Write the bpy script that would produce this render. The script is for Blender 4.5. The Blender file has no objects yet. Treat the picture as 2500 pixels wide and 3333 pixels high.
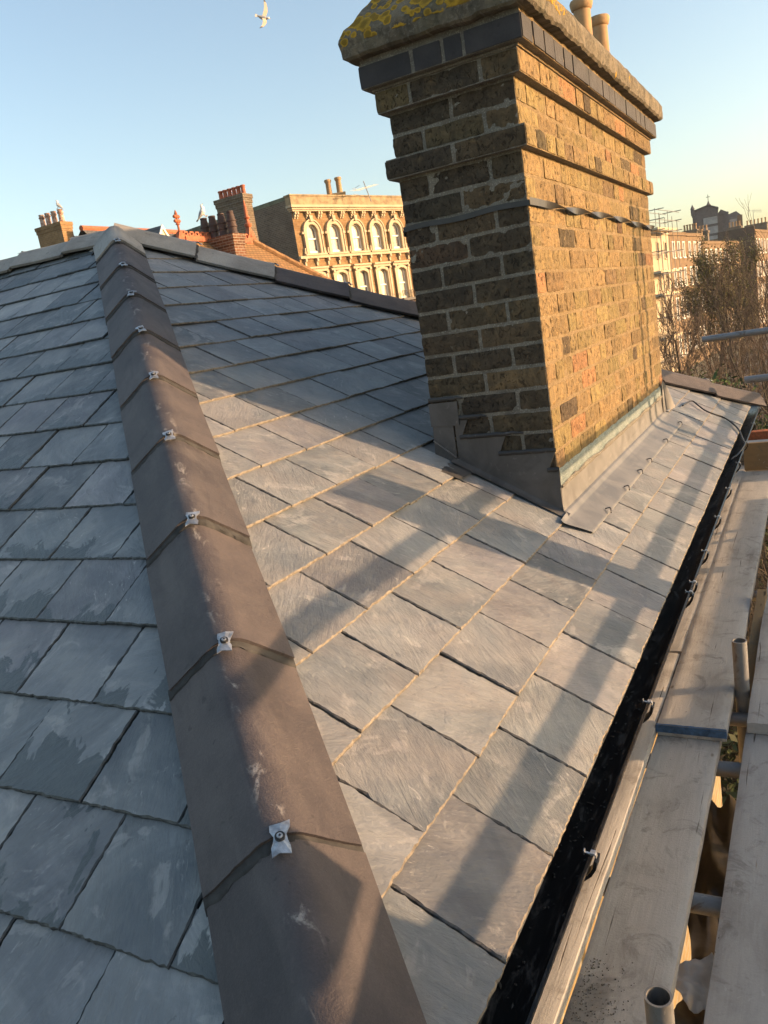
import bpy, math, random
import numpy as np
from mathutils import Vector, Matrix, noise
R = math.radians
rng = random.Random(7)
S = bpy.context.scene
COL = S.collection

# ------------------------------------------------------------------ camera
CAM = Vector((0.4352, -0.5095, 0.9333))
_r = Vector((0.874717, 0.458659, -0.156531)); _u = Vector((0.031304, 0.268841, 0.962676)); _f = Vector((-0.483621, 0.846969, -0.220802))
cd = bpy.data.cameras.new("camera"); cam = bpy.data.objects.new("camera", cd); COL.objects.link(cam)
M = Matrix((_r, _u, -_f)).transposed().to_4x4(); M.translation = CAM
cam.matrix_world = M
cd.sensor_fit = 'VERTICAL'; cd.sensor_height = 36; cd.sensor_width = 27; cd.lens = 27.995
cd.clip_start = 0.02; cd.clip_end = 4000
S.camera = cam

# ------------------------------------------------------------------ light
SUN_E = 10.5
SH = Vector((0.941, 0.339, 0)).normalized()                 # horizontal direction towards the sun
SUN = Vector((SH.x*math.cos(R(SUN_E)), SH.y*math.cos(R(SUN_E)), math.sin(R(SUN_E))))
w = bpy.data.worlds.new("World"); S.world = w; w.use_nodes = True
nt = w.node_tree; bg = nt.nodes['Background']
sk = nt.nodes.new('ShaderNodeTexSky'); sk.sky_type = 'NISHITA'; sk.sun_disc = False
sk.sun_elevation = R(SUN_E); sk.sun_rotation = math.atan2(SH.x, SH.y)
sk.altitude = 0; sk.air_density = 1.0; sk.dust_density = 2.2; sk.ozone_density = .7
nt.links.new(sk.outputs[0], bg.inputs[0]); bg.inputs[1].default_value = 0.132
sl = bpy.data.lights.new("sun", 'SUN'); sl.energy = 3.3; sl.angle = R(0.55); sl.color = (1.0, 0.63, 0.35)
so = bpy.data.objects.new("sun", sl); COL.objects.link(so)
so.rotation_euler = SUN.to_track_quat('Z', 'Y').to_euler()
S.view_settings.view_transform = 'Standard'; S.view_settings.look = 'None'
S.view_settings.exposure = 1.42; S.view_settings.gamma = 1.0
S.render.engine = 'CYCLES'
S.cycles.max_bounces = 6; S.cycles.use_denoising = True

# ------------------------------------------------------------------ helpers
ORG = {}
def tag(o, label=None, cat=None, group=None, kind=None):
    if label: o['label'] = label
    if cat: o['category'] = cat
    if group: o['group'] = group
    if kind: o['kind'] = kind
    return o
def thing(name, loc, label, cat, group=None):
    o = bpy.data.objects.new(name, None); COL.objects.link(o); o.location = loc; o.empty_display_size = .2
    ORG[o.name] = Vector(loc); return tag(o, label, cat, group)

class MB:
    def __init__(s): s.v = []; s.f = []; s.mi = []; s.t = []; s.l = []
    def add(s, vs, fs, mi=0, t=(1, 1, 1, 1), loc=None):
        o = len(s.v); s.v += [tuple(p) for p in vs]
        s.l += [tuple(p) for p in (loc if loc is not None else vs)]
        for f in fs:
            s.f.append([i+o for i in f]); s.mi.append(mi); s.t.append(t)
    def box(s, c, d, Rm=None, **k):
        c = Vector(c); x, y, z = d[0]/2, d[1]/2, d[2]/2
        vs = [Vector(p) for p in ((-x,-y,-z),(x,-y,-z),(x,y,-z),(-x,y,-z),(-x,-y,z),(x,-y,z),(x,y,z),(-x,y,z))]
        if Rm is not None: vs = [Rm @ p for p in vs]
        s.add([c+p for p in vs], [(0,3,2,1),(4,5,6,7),(0,1,5,4),(1,2,6,5),(2,3,7,6),(3,0,4,7)], **k)
    def obox(s, P, u, n, s0, s1, d0, d1, z0, z1, **k):      # box in a facade frame: s along u, d out along n, z absolute
        P = Vector((P[0], P[1], 0)); vs = []; lc = []
        for z in (z0, z1):
            for a, d in ((s0,d0),(s1,d0),(s1,d1),(s0,d1)):
                vs.append(P+u*a+n*d+Vector((0,0,z))); lc.append((a+d, z, 0))
        s.add(vs, [(0,1,2,3),(4,7,6,5),(0,4,5,1),(1,5,6,2),(2,6,7,3),(3,7,4,0)], loc=lc, **k)
    def tube(s, p0, p1, r, n=12, r1=None, cap=True, **k):
        p0 = Vector(p0); p1 = Vector(p1); d = (p1-p0); L = d.length; d.normalize()
        a = d.orthogonal().normalized(); b = d.cross(a); r1 = r if r1 is None else r1
        vs = []; lc = []
        for p, q, zz in ((p0, r, 0), (p1, r1, L)):
            for i in range(n):
                th = 2*math.pi*i/n; vs.append(p+(a*math.cos(th)+b*math.sin(th))*q); lc.append((i/n*r*6.28, zz, p0.x*7+p0.y*3))
        fs = [(i, (i+1) % n, n+(i+1) % n, n+i) for i in range(n)]
        if cap: fs += [tuple(range(n-1, -1, -1)), tuple(range(n, 2*n))]
        s.add(vs, fs, loc=lc, **k)
    def pipe(s, p0, p1, r, th=.004, n=24, **k):              # open-ended hollow tube
        p0 = Vector(p0); p1 = Vector(p1); d = (p1-p0); L = d.length; d.normalize()
        a = d.orthogonal().normalized(); b = d.cross(a); vs = []; lc = []
        for p, q, zz in ((p0, r, 0), (p1, r, L), (p1, r-th, L), (p0, r-th, 0)):
            for i in range(n):
                t_ = 2*math.pi*i/n; vs.append(p+(a*math.cos(t_)+b*math.sin(t_))*q); lc.append((i/n*.3, zz, p0.x*7+p0.y*3))
        fs = []
        for j in range(4):
            for i in range(n):
                A = j*n; B = ((j+1) % 4)*n; fs.append((A+i, A+(i+1) % n, B+(i+1) % n, B+i))
        s.add(vs, fs, loc=lc, **k)
    def lathe(s, c, prof, n=20, ax=(0,0,1), cap=True, **k):
        c = Vector(c); ax = Vector(ax).normalized(); a = ax.orthogonal().normalized(); b = ax.cross(a); vs = []
        for r, h in prof:
            for i in range(n):
                t_ = 2*math.pi*i/n; vs.append(c+ax*h+(a*math.cos(t_)+b*math.sin(t_))*r)
        fs = [(j*n+i, j*n+(i+1) % n, (j+1)*n+(i+1) % n, (j+1)*n+i) for j in range(len(prof)-1) for i in range(n)]
        if cap: fs += [tuple(range(n-1, -1, -1)), tuple(range((len(prof)-1)*n, len(prof)*n))]
        s.add(vs, fs, **k)
    def path(s, pts, r, n=8, **k):
        pts = [Vector(p) for p in pts]; vs = []; N = len(pts); a = None
        for i, p in enumerate(pts):
            d = (pts[min(i+1, N-1)]-pts[max(i-1, 0)]).normalized()
            a = d.orthogonal().normalized() if a is None else (a-d*a.dot(d)).normalized()
            b = d.cross(a); q = r(i/(N-1)) if callable(r) else r
            for j in range(n):
                t_ = 2*math.pi*j/n; vs.append(p+(a*math.cos(t_)+b*math.sin(t_))*q)
        fs = [(i*n+j, i*n+(j+1) % n, (i+1)*n+(j+1) % n, (i+1)*n+j) for i in range(N-1) for j in range(n)]
        fs += [tuple(range(n-1, -1, -1)), tuple(range((N-1)*n, N*n))]
        s.add(vs, fs, **k)
    def slab(s, poly, nrm, th, **k):                          # polygon (3D points) extruded back along -nrm
        poly = [Vector(p) for p in poly]; nrm = Vector(nrm); n = len(poly)
        vs = poly+[p-nrm*th for p in poly]
        fs = [tuple(range(n)), tuple(range(2*n-1, n-1, -1))]+[(i, n+i, n+(i+1) % n, (i+1) % n) for i in range(n)]
        s.add(vs, fs, **k)
    def grid(s, P, nu, nv, **k):                              # P(u,v) in 0..1 -> (pos, loc)
        vs = []; lc = []
        for j in range(nv+1):
            for i in range(nu+1):
                a, b = P(i/nu, j/nv); vs.append(a); lc.append(b)
        s.add(vs, [(j*(nu+1)+i, j*(nu+1)+i+1, (j+1)*(nu+1)+i+1, (j+1)*(nu+1)+i) for j in range(nv) for i in range(nu)], loc=lc, **k)
    def build(s, name, mats, parent=None, smooth=None, label=None, cat=None, group=None, kind=None):
        if not isinstance(mats, (list, tuple)): mats = [mats]
        me = bpy.data.meshes.new(name)
        org = ORG[parent.name] if parent is not None else (sum((Vector(p) for p in s.v), Vector())/max(1, len(s.v)))
        if parent is None:
            org = Vector((org.x, org.y, min(p[2] for p in s.v)))
        va = np.array(s.v, dtype=np.float64)-np.array(org)
        me.from_pydata(va.tolist(), [], s.f)
        for m in mats: me.materials.append(m)
        me.polygons.foreach_set('material_index', s.mi)
        at = me.attributes.new('tint', 'FLOAT_COLOR', 'FACE'); at.data.foreach_set('color', np.array(s.t, dtype=np.float32).ravel())
        al = me.attributes.new('loc', 'FLOAT_VECTOR', 'POINT'); al.data.foreach_set('vector', np.array(s.l, dtype=np.float32).ravel())
        if smooth is not None:
            me.polygons.foreach_set('use_smooth', [True]*len(s.f)); me.set_sharp_from_angle(angle=R(smooth))
        me.update()
        o = bpy.data.objects.new(name, me); COL.objects.link(o)
        if parent is not None: o.parent = parent
        else: o.location = org
        ORG[o.name] = org
        return tag(o, label, cat, group, kind)

def nz(p, f, seed=0.): return noise.noise((p[0]*f+seed, p[1]*f+seed*1.7, p[2]*f-seed))
def roundbox(mb, c, d, seg, r=.006, amp=.002, Rm=None, seed=0., **k):
    """closed box with rounded arrises and a rough surface"""
    c = Vector(c); h = (d[0]/2, d[1]/2, d[2]/2); r = min(r, min(h)*.8)
    def fix(p):
        q = Vector((max(-h[0]+r, min(h[0]-r, p[0])), max(-h[1]+r, min(h[1]-r, p[1])), max(-h[2]+r, min(h[2]-r, p[2]))))
        e = Vector(p)-q
        if e.length > 1e-9:
            e.normalize(); p2 = q+e*r
        else: p2 = Vector(p)
        W = c+p2
        return p2+e*(amp*(nz(W, 45, seed)+.6*nz(W, 110, seed+5))+amp*.6*nz(W, 15, seed+9))
    for ax in range(3):
        u, v = [(1,2),(0,2),(0,1)][ax]
        for sg in (-1, 1):
            vs = []; lc = []
            for j in range(seg[v]+1):
                for i in range(seg[u]+1):
                    p = [0,0,0]; p[ax] = sg*h[ax]; p[u] = -h[u]+2*h[u]*i/seg[u]; p[v] = -h[v]+2*h[v]*j/seg[v]
                    q = fix(p); q = (Rm @ q) if Rm is not None else q
                    vs.append(c+q); lc.append((c.x+q.x, c.y+q.y, c.z+q.z))
            n1 = seg[u]+1; fs = []
            for j in range(seg[v]):
                for i in range(seg[u]):
                    f = (j*n1+i, j*n1+i+1, (j+1)*n1+i+1, (j+1)*n1+i)
                    flip = (sg < 0) != (ax == 1)
                    fs.append(f[::-1] if flip else f)
            mb.add(vs, fs, loc=lc, **k)

# ------------------------------------------------------------------ materials
class NT:
    def __init__(s, name, rough=.7, metal=0., spec=.5):
        s.m = bpy.data.materials.new(name); s.m.use_nodes = True; s.t = s.m.node_tree; s.p = s.t.nodes['Principled BSDF']
        s.p.inputs['Roughness'].default_value = rough; s.p.inputs['Metallic'].default_value = metal
        s.p.inputs['Specular IOR Level'].default_value = spec
    def sock(s, n, i, v):
        if v is None: return
        if isinstance(v, bpy.types.NodeSocket): s.t.links.new(v, n.inputs[i])
        else:
            if isinstance(v, tuple) and len(v) == 3 and n.inputs[i].type == 'RGBA': v = v+(1,)
            n.inputs[i].default_value = v
    def attr(s, name, out='Vector'):
        n = s.t.nodes.new('ShaderNodeAttribute'); n.attribute_name = name; return n.outputs[out]
    def sep(s, v):
        n = s.t.nodes.new('ShaderNodeSeparateXYZ'); s.sock(n, 0, v); return n.outputs
    def map(s, v, sc=(1,1,1), rot=(0,0,0), loc=(0,0,0)):
        n = s.t.nodes.new('ShaderNodeMapping'); s.sock(n, 0, v); n.inputs[1].default_value = loc; n.inputs[2].default_value = rot; n.inputs[3].default_value = sc; return n.outputs[0]
    def noise(s, v, sc, det=5, ro=.55, dist=0., col=False):
        n = s.t.nodes.new('ShaderNodeTexNoise'); s.sock(n, 'Vector', v); n.inputs['Scale'].default_value = sc; n.inputs['Detail'].default_value = det
        n.inputs['Roughness'].default_value = ro; n.inputs['Distortion'].default_value = dist; return n.outputs[1 if col else 0]
    def vor(s, v, sc, feat='F1', out=0):
        n = s.t.nodes.new('ShaderNodeTexVoronoi'); n.feature = feat; s.sock(n, 'Vector', v); n.inputs['Scale'].default_value = sc; return n.outputs[out]
    def ramp(s, f, st, const=False):
        n = s.t.nodes.new('ShaderNodeValToRGB'); s.sock(n, 0, f); e = n.color_ramp.elements
        if const: n.color_ramp.interpolation = 'CONSTANT'
        while len(e) < len(st): e.new(.5)
        for q, (p, c) in zip(e, st):
            q.position = p; q.color = (c, c, c, 1) if not isinstance(c, tuple) else (c+(1,) if len(c) == 3 else c)
        return n.outputs[0]
    def mix(s, f, a, b, mode='MIX'):
        n = s.t.nodes.new('ShaderNodeMix'); n.data_type = 'RGBA'; n.blend_type = mode
        s.sock(n, 0, f); s.sock(n, 6, a); s.sock(n, 7, b); return n.outputs[2]
    def math(s, op, a, b=None, c=None):
        n = s.t.nodes.new('ShaderNodeMath'); n.operation = op
        for i, v in enumerate((a, b, c)): s.sock(n, i, v)
        return n.outputs[0]
    def sstep(s, v, a, b):
        if a > b: return s.math('SUBTRACT', 1., s.sstep(v, b, a))
        n = s.t.nodes.new('ShaderNodeMapRange'); n.interpolation_type = 'SMOOTHSTEP'; s.sock(n, 0, v); n.inputs[1].default_value = a; n.inputs[2].default_value = b; return n.outputs[0]
    def bump(s, h, st=.3, d=.01, nrm=None):
        n = s.t.nodes.new('ShaderNodeBump'); n.inputs['Strength'].default_value = st; n.inputs['Distance'].default_value = d
        s.sock(n, 'Height', h); s.sock(n, 'Normal', nrm); return n.outputs[0]
    def brick(s, v, c1, c2, mo, w, h, ms, sc=1.):
        n = s.t.nodes.new('ShaderNodeTexBrick'); s.sock(n, 'Vector', v); s.sock(n, 'Color1', c1); s.sock(n, 'Color2', c2); s.sock(n, 'Mortar', mo)
        n.inputs['Scale'].default_value = sc; n.inputs['Mortar Size'].default_value = ms; n.inputs['Brick Width'].default_value = w; n.inputs['Row Height'].default_value = h
        n.inputs['Mortar Smooth'].default_value = .2; return n.outputs
    def out(s, base=None, rough=None, nrm=None, metal=None):
        s.sock(s.p, 'Base Color', base); s.sock(s.p, 'Roughness', rough); s.sock(s.p, 'Normal', nrm); s.sock(s.p, 'Metallic', metal); return s.m

def m_slate(name='slate', warm=0.):
    t = NT(name, spec=.45); L = t.attr('loc'); T = t.sep(t.attr('tint', 'Color'))
    vr = t.t.nodes.new('ShaderNodeVectorRotate'); vr.rotation_type = 'Z_AXIS'; t.sock(vr, 'Vector', L); t.sock(vr, 'Angle', t.math('MULTIPLY', t.math('SUBTRACT', T[2], .5), 2.4)); L2 = vr.outputs[0]
    own = t.math('FRACT', t.math('MULTIPLY', T[2], 7.13)); own2 = t.math('FRACT', t.math('MULTIPLY', T[2], 17.7))
    big = t.noise(L, 7, 5, .6, .8); fine = t.noise(t.map(L2, (1, .35, 1)), 60, 7, .68, .5)
    c = t.ramp(T[0], [(0, (.108, .121, .130)), (.5, (.176, .190, .200)), (1, (.272, .280, .282))])
    c = t.mix(t.math('MULTIPLY', t.sstep(own, .55, .9), .55), c, t.mix(1., c, (1.06, .93, .97), 'MULTIPLY'))        # purplish slates
    c = t.mix(t.math('MULTIPLY', t.sstep(own2, .6, .95), .5), c, t.mix(1., c, (.96, 1.0, .97) if warm else (.95, 1.01, 1.0), 'MULTIPLY'))        # greenish slates
    c = t.mix(t.sstep(big, .35, .7), c, t.mix(.55, c, (.26, .265, .255)))
    blot = t.noise(L, 3.2, 6, .62, 1.2); c = t.mix(t.sstep(blot, .40, .60), t.mix(1., c, (.70, .72, .75), 'MULTIPLY'), c)
    streak = t.noise(t.map(L2, (1.6, .30, 1)), 22, 8, .72, 1.3); k = t.math('ADD', .25, t.math('MULTIPLY', own2, .75))
    c = t.mix(t.math('MULTIPLY', t.sstep(streak, .52, .72), t.math('MULTIPLY', k, .55)), c, t.mix(1., c, (1.55, 1.52, 1.47), 'MULTIPLY'))
    c = t.mix(t.math('MULTIPLY', t.sstep(streak, .46, .30), t.math('MULTIPLY', k, .6)), c, t.mix(1., c, (.55, .56, .58), 'MULTIPLY'))
    c = t.mix(t.math('MULTIPLY', t.sstep(fine, .5, .72), .35), c, t.mix(1., c, (1.5, 1.48, 1.45), 'MULTIPLY'))
    # dark flecks where a lamina has flaked away, chalky scuffs, scratches
    fl = t.noise(t.map(L2, (1, .5, 1)), 26, 5, .65, 1.6); c = t.mix(t.math('MULTIPLY', t.sstep(fl, .66, .70), .5), c, t.mix(1., c, (.5, .5, .52), 'MULTIPLY'))
    s2 = t.noise(L, 3.6, 3, .5, 1.); s1 = t.noise(t.map(L2, (1, .3, 1)), 44, 8, .72, 2.4)
    sc = t.math('MULTIPLY', t.sstep(s1, .56, .70), t.sstep(s2, .48, .66))
    c = t.mix(t.math('MULTIPLY', sc, .7), c, (.50, .48, .45))
    lines = t.noise(t.map(L2, (2.4, .12, 1), (0, 0, .5)), 46, 4, .65, 3.0)
    c = t.mix(t.math('MULTIPLY', t.sstep(lines, .67, .76), t.math('MULTIPLY', t.sstep(s2, .46, .60), .45)), c, (.52, .50, .47))
    pale = t.math('MULTIPLY', t.sstep(t.noise(L, 6.5, 5, .6, 1.4), .58, .65), t.sstep(t.noise(L, 40, 4, .65, .5), .30, .5))
    c = t.mix(t.math('MULTIPLY', pale, .34), c, (.42, .41, .39))
    if warm: c = t.mix(t.math('MULTIPLY', t.sstep(t.noise(L, 4.5, 5, .6, .8), .35, .7), warm), c, (.285, .240, .212))     # warm sunlight of the lit slope put into the colour
    # damp patches that creep up from the tail of some slates
    uv = t.sep(L); v = t.math('ADD', uv[1], t.math('MULTIPLY', t.math('SUBTRACT', t.noise(t.map(L, (1, .6, 1)), 10, 5, .62, .8), .49), .34))
    lim = t.math('MULTIPLY', T[1], .105)
    damp = t.math('MULTIPLY', t.math('SUBTRACT', 1., t.sstep(t.math('SUBTRACT', v, lim), -.006, .004)), t.math('GREATER_THAN', T[1], .02))
    spot = t.math('MULTIPLY', t.sstep(t.noise(t.map(L, (1.6, .7, 1)), 11, 4, .5, .4), .67, .69), t.math('GREATER_THAN', T[1], .02))
    damp = t.math('MAXIMUM', damp, spot)
    c = t.mix(t.math('MULTIPLY', damp, .80), c, (.050, .062, .066))
    ter = t.noise(t.map(L2, (1, .55, 1)), 9, 4, .6, 1.2)
    ter = t.math('ADD', t.math('MULTIPLY', t.math('FLOOR', t.math('MULTIPLY', ter, 9.)), .11), t.math('MULTIPLY', ter, .12))
    h = t.math('ADD', t.math('MULTIPLY', ter, .9), t.math('ADD', t.math('MULTIPLY', fine, .45), t.math('ADD', t.math('MULTIPLY', streak, .6), t.math('MULTIPLY', t.noise(L, 16, 5, .6, .6), .6))))
    ro = t.math('SUBTRACT', t.math('ADD', .42, t.math('MULTIPLY', fine, .28)), t.math('MULTIPLY', damp, .14))
    return t.out(c, ro, t.bump(h, .85, .008))
def m_clay(name, a, b, splot=.6, rough=.55):
    t = NT(name, spec=.4); L = t.attr('loc'); T = t.sep(t.attr('tint', 'Color'))
    n = t.noise(L, 5, 5, .6, .4); f = t.noise(L, 90, 5, .7)
    c = t.mix(t.sstep(n, .3, .72), a, b); c = t.mix(t.math('MULTIPLY', t.sstep(f, .45, .8), .3), c, tuple(x*1.5 for x in b))
    c = t.mix(t.math('MULTIPLY', t.sstep(t.noise(L, 34, 2, .5), .70, .73), .5), c, tuple(x*.5 for x in a))
    c = t.mix(t.math('MULTIPLY', T[0], .45), c, t.mix(1., c, (1.28, 1.22, 1.20), 'MULTIPLY'))
    wt = t.noise(t.map(L, (2.2, .35, 1)), 9, 6, .65, .9); c = t.mix(t.math('MULTIPLY', t.sstep(wt, .52, .70), .5), c, t.mix(1., c, (.58, .56, .58), 'MULTIPLY'))
    if splot:     # lime and mortar smears, thickest on the crown
        s1 = t.noise(t.map(L, (1, .45, 1)), 30, 4, .6, .6); x = t.sep(L)[0]
        cr = t.math('SUBTRACT', 1., t.sstep(t.math('ABSOLUTE', t.math('ADD', x, .0)), .004, .03))
        ed = t.sstep(t.math('ABSOLUTE', x), .115, .15)
        mk = t.math('MAXIMUM', t.math('MULTIPLY', t.sstep(s1, .56, .70), cr), t.math('MULTIPLY', t.sstep(s1, .58, .70), ed)); mk = t.math('MULTIPLY', mk, t.sstep(t.noise(L, 130, 4, .7), .30, .55))
        c = t.mix(t.math('MULTIPLY', mk, splot), c, (.42, .39, .35))
    h = t.math('ADD', t.math('MULTIPLY', f, .4), t.noise(L, 22, 5, .6))
    gr = t.noise(L, 320, 3, .7); c = t.mix(t.math('MULTIPLY', t.sstep(gr, .35, .75), .35), c, t.mix(1., c, (1.7, 1.65, 1.6), 'MULTIPLY'))
    wash = t.noise(t.map(L, (1, .35, 1)), 7, 6, .65, .8); c = t.mix(t.math('MULTIPLY', t.sstep(wash, .5, .72), .32 if splot else 0.), c, (.15, .13, .118))
    h = t.math('ADD', h, t.math('MULTIPLY', gr, .5))
    return t.out(c, t.math('ADD', rough, t.math('MULTIPLY', f, .25)), t.bump(h, .75, .004))
def m_brickblock():
    t = NT('stock_brick', rough=.9, spec=.2); L = t.attr('loc'); C = t.attr('tint', 'Color'); A = t.attr('tint', 'Alpha')
    n = t.noise(L, 28, 6, .7, .6); f = t.noise(L, 140, 5, .7); st = t.noise(t.map(L, (1, 1, .25)), 55, 5, .65, 1.)
    c = t.mix(t.sstep(n, .35, .75), C, t.mix(1., C, (1.5, 1.36, 1.12), 'MULTIPLY'))
    pit = t.sstep(t.noise(t.map(L, (1, 1, .7)), 62, 5, .65, 1.2), .56, .66)
    c = t.mix(t.math('MULTIPLY', pit, .62), c, (.065, .046, .026))
    c = t.mix(t.math('MULTIPLY', t.sstep(st, .45, .65), .5), c, (.125, .088, .045))
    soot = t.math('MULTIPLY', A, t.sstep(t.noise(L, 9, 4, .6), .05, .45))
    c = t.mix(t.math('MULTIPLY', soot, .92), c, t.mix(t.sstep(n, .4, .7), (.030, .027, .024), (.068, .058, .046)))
    c = t.mix(t.math('MULTIPLY', t.sstep(t.noise(L, 42, 5, .65, .5), .66, .72), t.math('MULTIPLY', A, .55)), c, (.20, .18, .13))
    h = t.math('ADD', t.math('MULTIPLY', n, 1.), t.math('ADD', t.math('MULTIPLY', f, .35), t.math('MULTIPLY', pit, -.7)))
    return t.out(c, .92, t.bump(h, 1., .010))
def m_mortar(name, a, b):
    t = NT(name, rough=.95, spec=.15); L = t.attr('loc')
    g = t.vor(L, 260); n = t.noise(L, 14, 6, .65)
    c = t.mix(t.sstep(n, .3, .7), a, b); c = t.mix(t.math('MULTIPLY', t.sstep(t.noise(L, 210, 3, .6), .52, .66), .6), c, tuple(min(.6, x*1.9) for x in b))
    return t.out(c, .95, t.bump(t.math('ADD', t.noise(L, 190, 4, .7), t.math('MULTIPLY', g, .4)), .9, .004))
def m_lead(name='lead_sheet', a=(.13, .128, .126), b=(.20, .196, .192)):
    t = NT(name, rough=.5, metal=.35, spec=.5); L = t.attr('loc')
    n = t.noise(L, 8, 6, .6, 1.); s = t.noise(t.map(L, (1, .3, 1), (0, 0, .4)), 36, 5, .6, .5)
    c = t.mix(t.sstep(n, .3, .7), a, b); c = t.mix(t.math('MULTIPLY', t.sstep(s, .6, .75), .4), c, (.26, .25, .24))
    return t.out(c, t.math('ADD', .38, t.math('MULTIPLY', n, .3)), t.bump(t.noise(L, 10, 3, .5), .25, .01))
def m_wood(name, a, b, dark=.5, sc=1.):
    t = NT(name, rough=.85, spec=.2); L = t.attr('loc'); T = t.sep(t.attr('tint', 'Color'))
    X = t.sep(L); n = t.math('ADD', t.math('MULTIPLY', t.noise(t.map(L, (1, .09, 1)), 80*sc, 7, .7, .6), .7), t.math('MULTIPLY', t.noise(L, 150, 4, .7), .3)); big = t.noise(t.map(L, (1, .5, 1)), 6, 5, .6, .5)
    c = t.mix(n, a, b); c = t.mix(T[0], c, t.mix(1., c, (1.25, 1.22, 1.18), 'MULTIPLY'))
    c = t.mix(t.math('MULTIPLY', t.sstep(big, .45, .75), dark), c, (.10, .082, .062))
    ck = t.sstep(t.noise(t.map(L, (1.3, .03, 1)), 52, 4, .5, .5), .67, .71)
    c = t.mix(t.math('MULTIPLY', ck, .85), c, (.05, .038, .028))
    kn = t.sstep(t.vor(t.map(L, (1, .45, 1)), 7), .055, .03); c = t.mix(t.math('MULTIPLY', kn, .6), c, (.085, .05, .028))
    sp = t.sstep(t.noise(L, 44, 3, .5), .72, .76); c = t.mix(t.math('MULTIPLY', sp, .75), c, (.06, .052, .045))
    gs = t.math('MULTIPLY', T[1], t.math('MULTIPLY', t.sstep(t.math('ADD', X[0], t.math('MULTIPLY', t.math('SUBTRACT', t.noise(L, 13, 6, .7), .5), .12)), .035, -.02), t.sstep(t.math('ADD', X[1], t.math('MULTIPLY', t.noise(L, 5, 4, .6), .5)), 1.35, .85)))
    c = t.mix(t.math('MULTIPLY', gs, .78), c, (.060, .055, .048))
    du = t.sstep(t.noise(L, 17, 6, .7, .7), .58, .74); c = t.mix(t.math('MULTIPLY', du, .35), c, (.33, .31, .28))
    bt = t.math('MULTIPLY', t.sstep(t.noise(L, 8, 7, .72, 1.1), .52, .68), .5); c = t.mix(bt, c, (.13, .118, .10))
    cs = t.math('MULTIPLY', t.sstep(t.noise(L, 15, 5, .6, 1.4), .66, .69), .55); c = t.mix(cs, c, (.48, .47, .45))
    return t.out(c, .88, t.bump(t.math('SUBTRACT', n, t.math('MULTIPLY', ck, .7)), .5, .004))
def m_galv():
    t = NT('galvanised_steel', rough=.5, metal=.55); L = t.attr('loc')
    n = t.noise(L, 26, 6, .65, .8); r = t.sstep(t.noise(L, 9, 6, .7, .6), .56, .68)
    c = t.mix(n, (.16, .165, .17), (.34, .34, .335)); c = t.mix(t.math('MULTIPLY', r, .7), c, (.13, .085, .055))
    c = t.mix(t.math('MULTIPLY', t.sstep(t.noise(L, 30, 4, .6), .66, .72), .6), c, (.42, .40, .36))
    return t.out(c, t.math('ADD', .42, t.math('MULTIPLY', n, .3)), t.bump(n, .15, .003))
def m_plain(name, c, rough=.6, metal=0., var=.25, sc=20., bump=.1, c2=None):
    t = NT(name, rough=rough, metal=metal); L = t.attr('loc'); n = t.noise(L, sc, 5, .6, .4)
    c2 = c2 or tuple(min(.9, x*(1+var)) for x in c)
    return t.out(t.mix(t.sstep(n, .3, .7), tuple(x*(1-var) for x in c), c2), rough, t.bump(n, bump, .01) if bump else None)
def m_gutter():
    t = NT('black_plastic', rough=.42, spec=.3); L = t.attr('loc')
    n = t.noise(L, 12, 6, .65, .5); d = t.sstep(t.noise(t.map(L, (2, .6, 1)), 22, 6, .7, .6), .5, .72)
    c = t.mix(d, (.009, .009, .009), (.060, .053, .046)); g = t.sstep(t.noise(L, 60, 3, .5), .72, .76)
    c = t.mix(t.math('MULTIPLY', g, .7), c, (.004, .004, .004))
    return t.out(c, t.math('ADD', .3, t.math('MULTIPLY', d, .4)), t.bump(n, .1, .003))
def m_coping():
    t = NT('weathered_mortar', rough=.95, spec=.15); L = t.attr('loc'); P = t.sep(L)
    n = t.noise(L, 11, 7, .7, .5); g = t.vor(L, 55); f = t.noise(L, 90, 5, .7)
    c = t.mix(t.sstep(n, .3, .72), (.075, .066, .050), (.215, .180, .130))
    c = t.mix(t.math('MULTIPLY', t.sstep(f, .5, .75), .5), c, (.30, .28, .235))
    c = t.mix(t.math('MULTIPLY', t.sstep(t.noise(L, 26, 5, .7, .8), .55, .66), .6), c, (.045, .042, .035))
    # yellow lichen rosettes
    w = t.noise(L, 21, 5, .65)
    v = t.math('ADD', t.math('MINIMUM', t.vor(L, 17), t.math('MULTIPLY', t.vor(t.map(L, (1, 1, 1), (.4, .3, .7), (3, 1, 7)), 31), 1.05)), t.math('MULTIPLY', t.math('SUBTRACT', w, .5), .75))
    region = t.math('MULTIPLY', t.sstep(P[1], 2.60, 2.35), t.sstep(P[2], 1.80, 1.865))
    region = t.math('MAXIMUM', region, t.math('MULTIPLY', t.sstep(t.noise(L, 4.5, 3, .5), .56, .66), .75))
    m = t.math('MULTIPLY', t.sstep(v, .50, .44), t.sstep(t.math('ADD', region, t.math('MULTIPLY', t.math('SUBTRACT', w, .5), .6)), .45, .55))
    ring = t.sstep(v, .25, .46)
    lc = t.mix(ring, (.21, .130, .020), (.44, .265, .030)); lc = t.mix(t.math('MULTIPLY', t.sstep(f, .55, .7), .5), lc, (.12, .12, .05))
    c = t.mix(m, c, lc)
    gr = t.math('MULTIPLY', t.sstep(t.noise(L, 8, 5, .6), .5, .62), t.sstep(P[1], 2.5, 2.1))
    c = t.mix(t.math('MULTIPLY', gr, .18), c, (.07, .08, .035))
    return t.out(c, .95, t.bump(t.math('ADD', t.math('MULTIPLY', n, 1.), t.math('ADD', t.math('MULTIPLY', f, .4), t.math('MULTIPLY', m, .25))), .9, .012))
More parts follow.
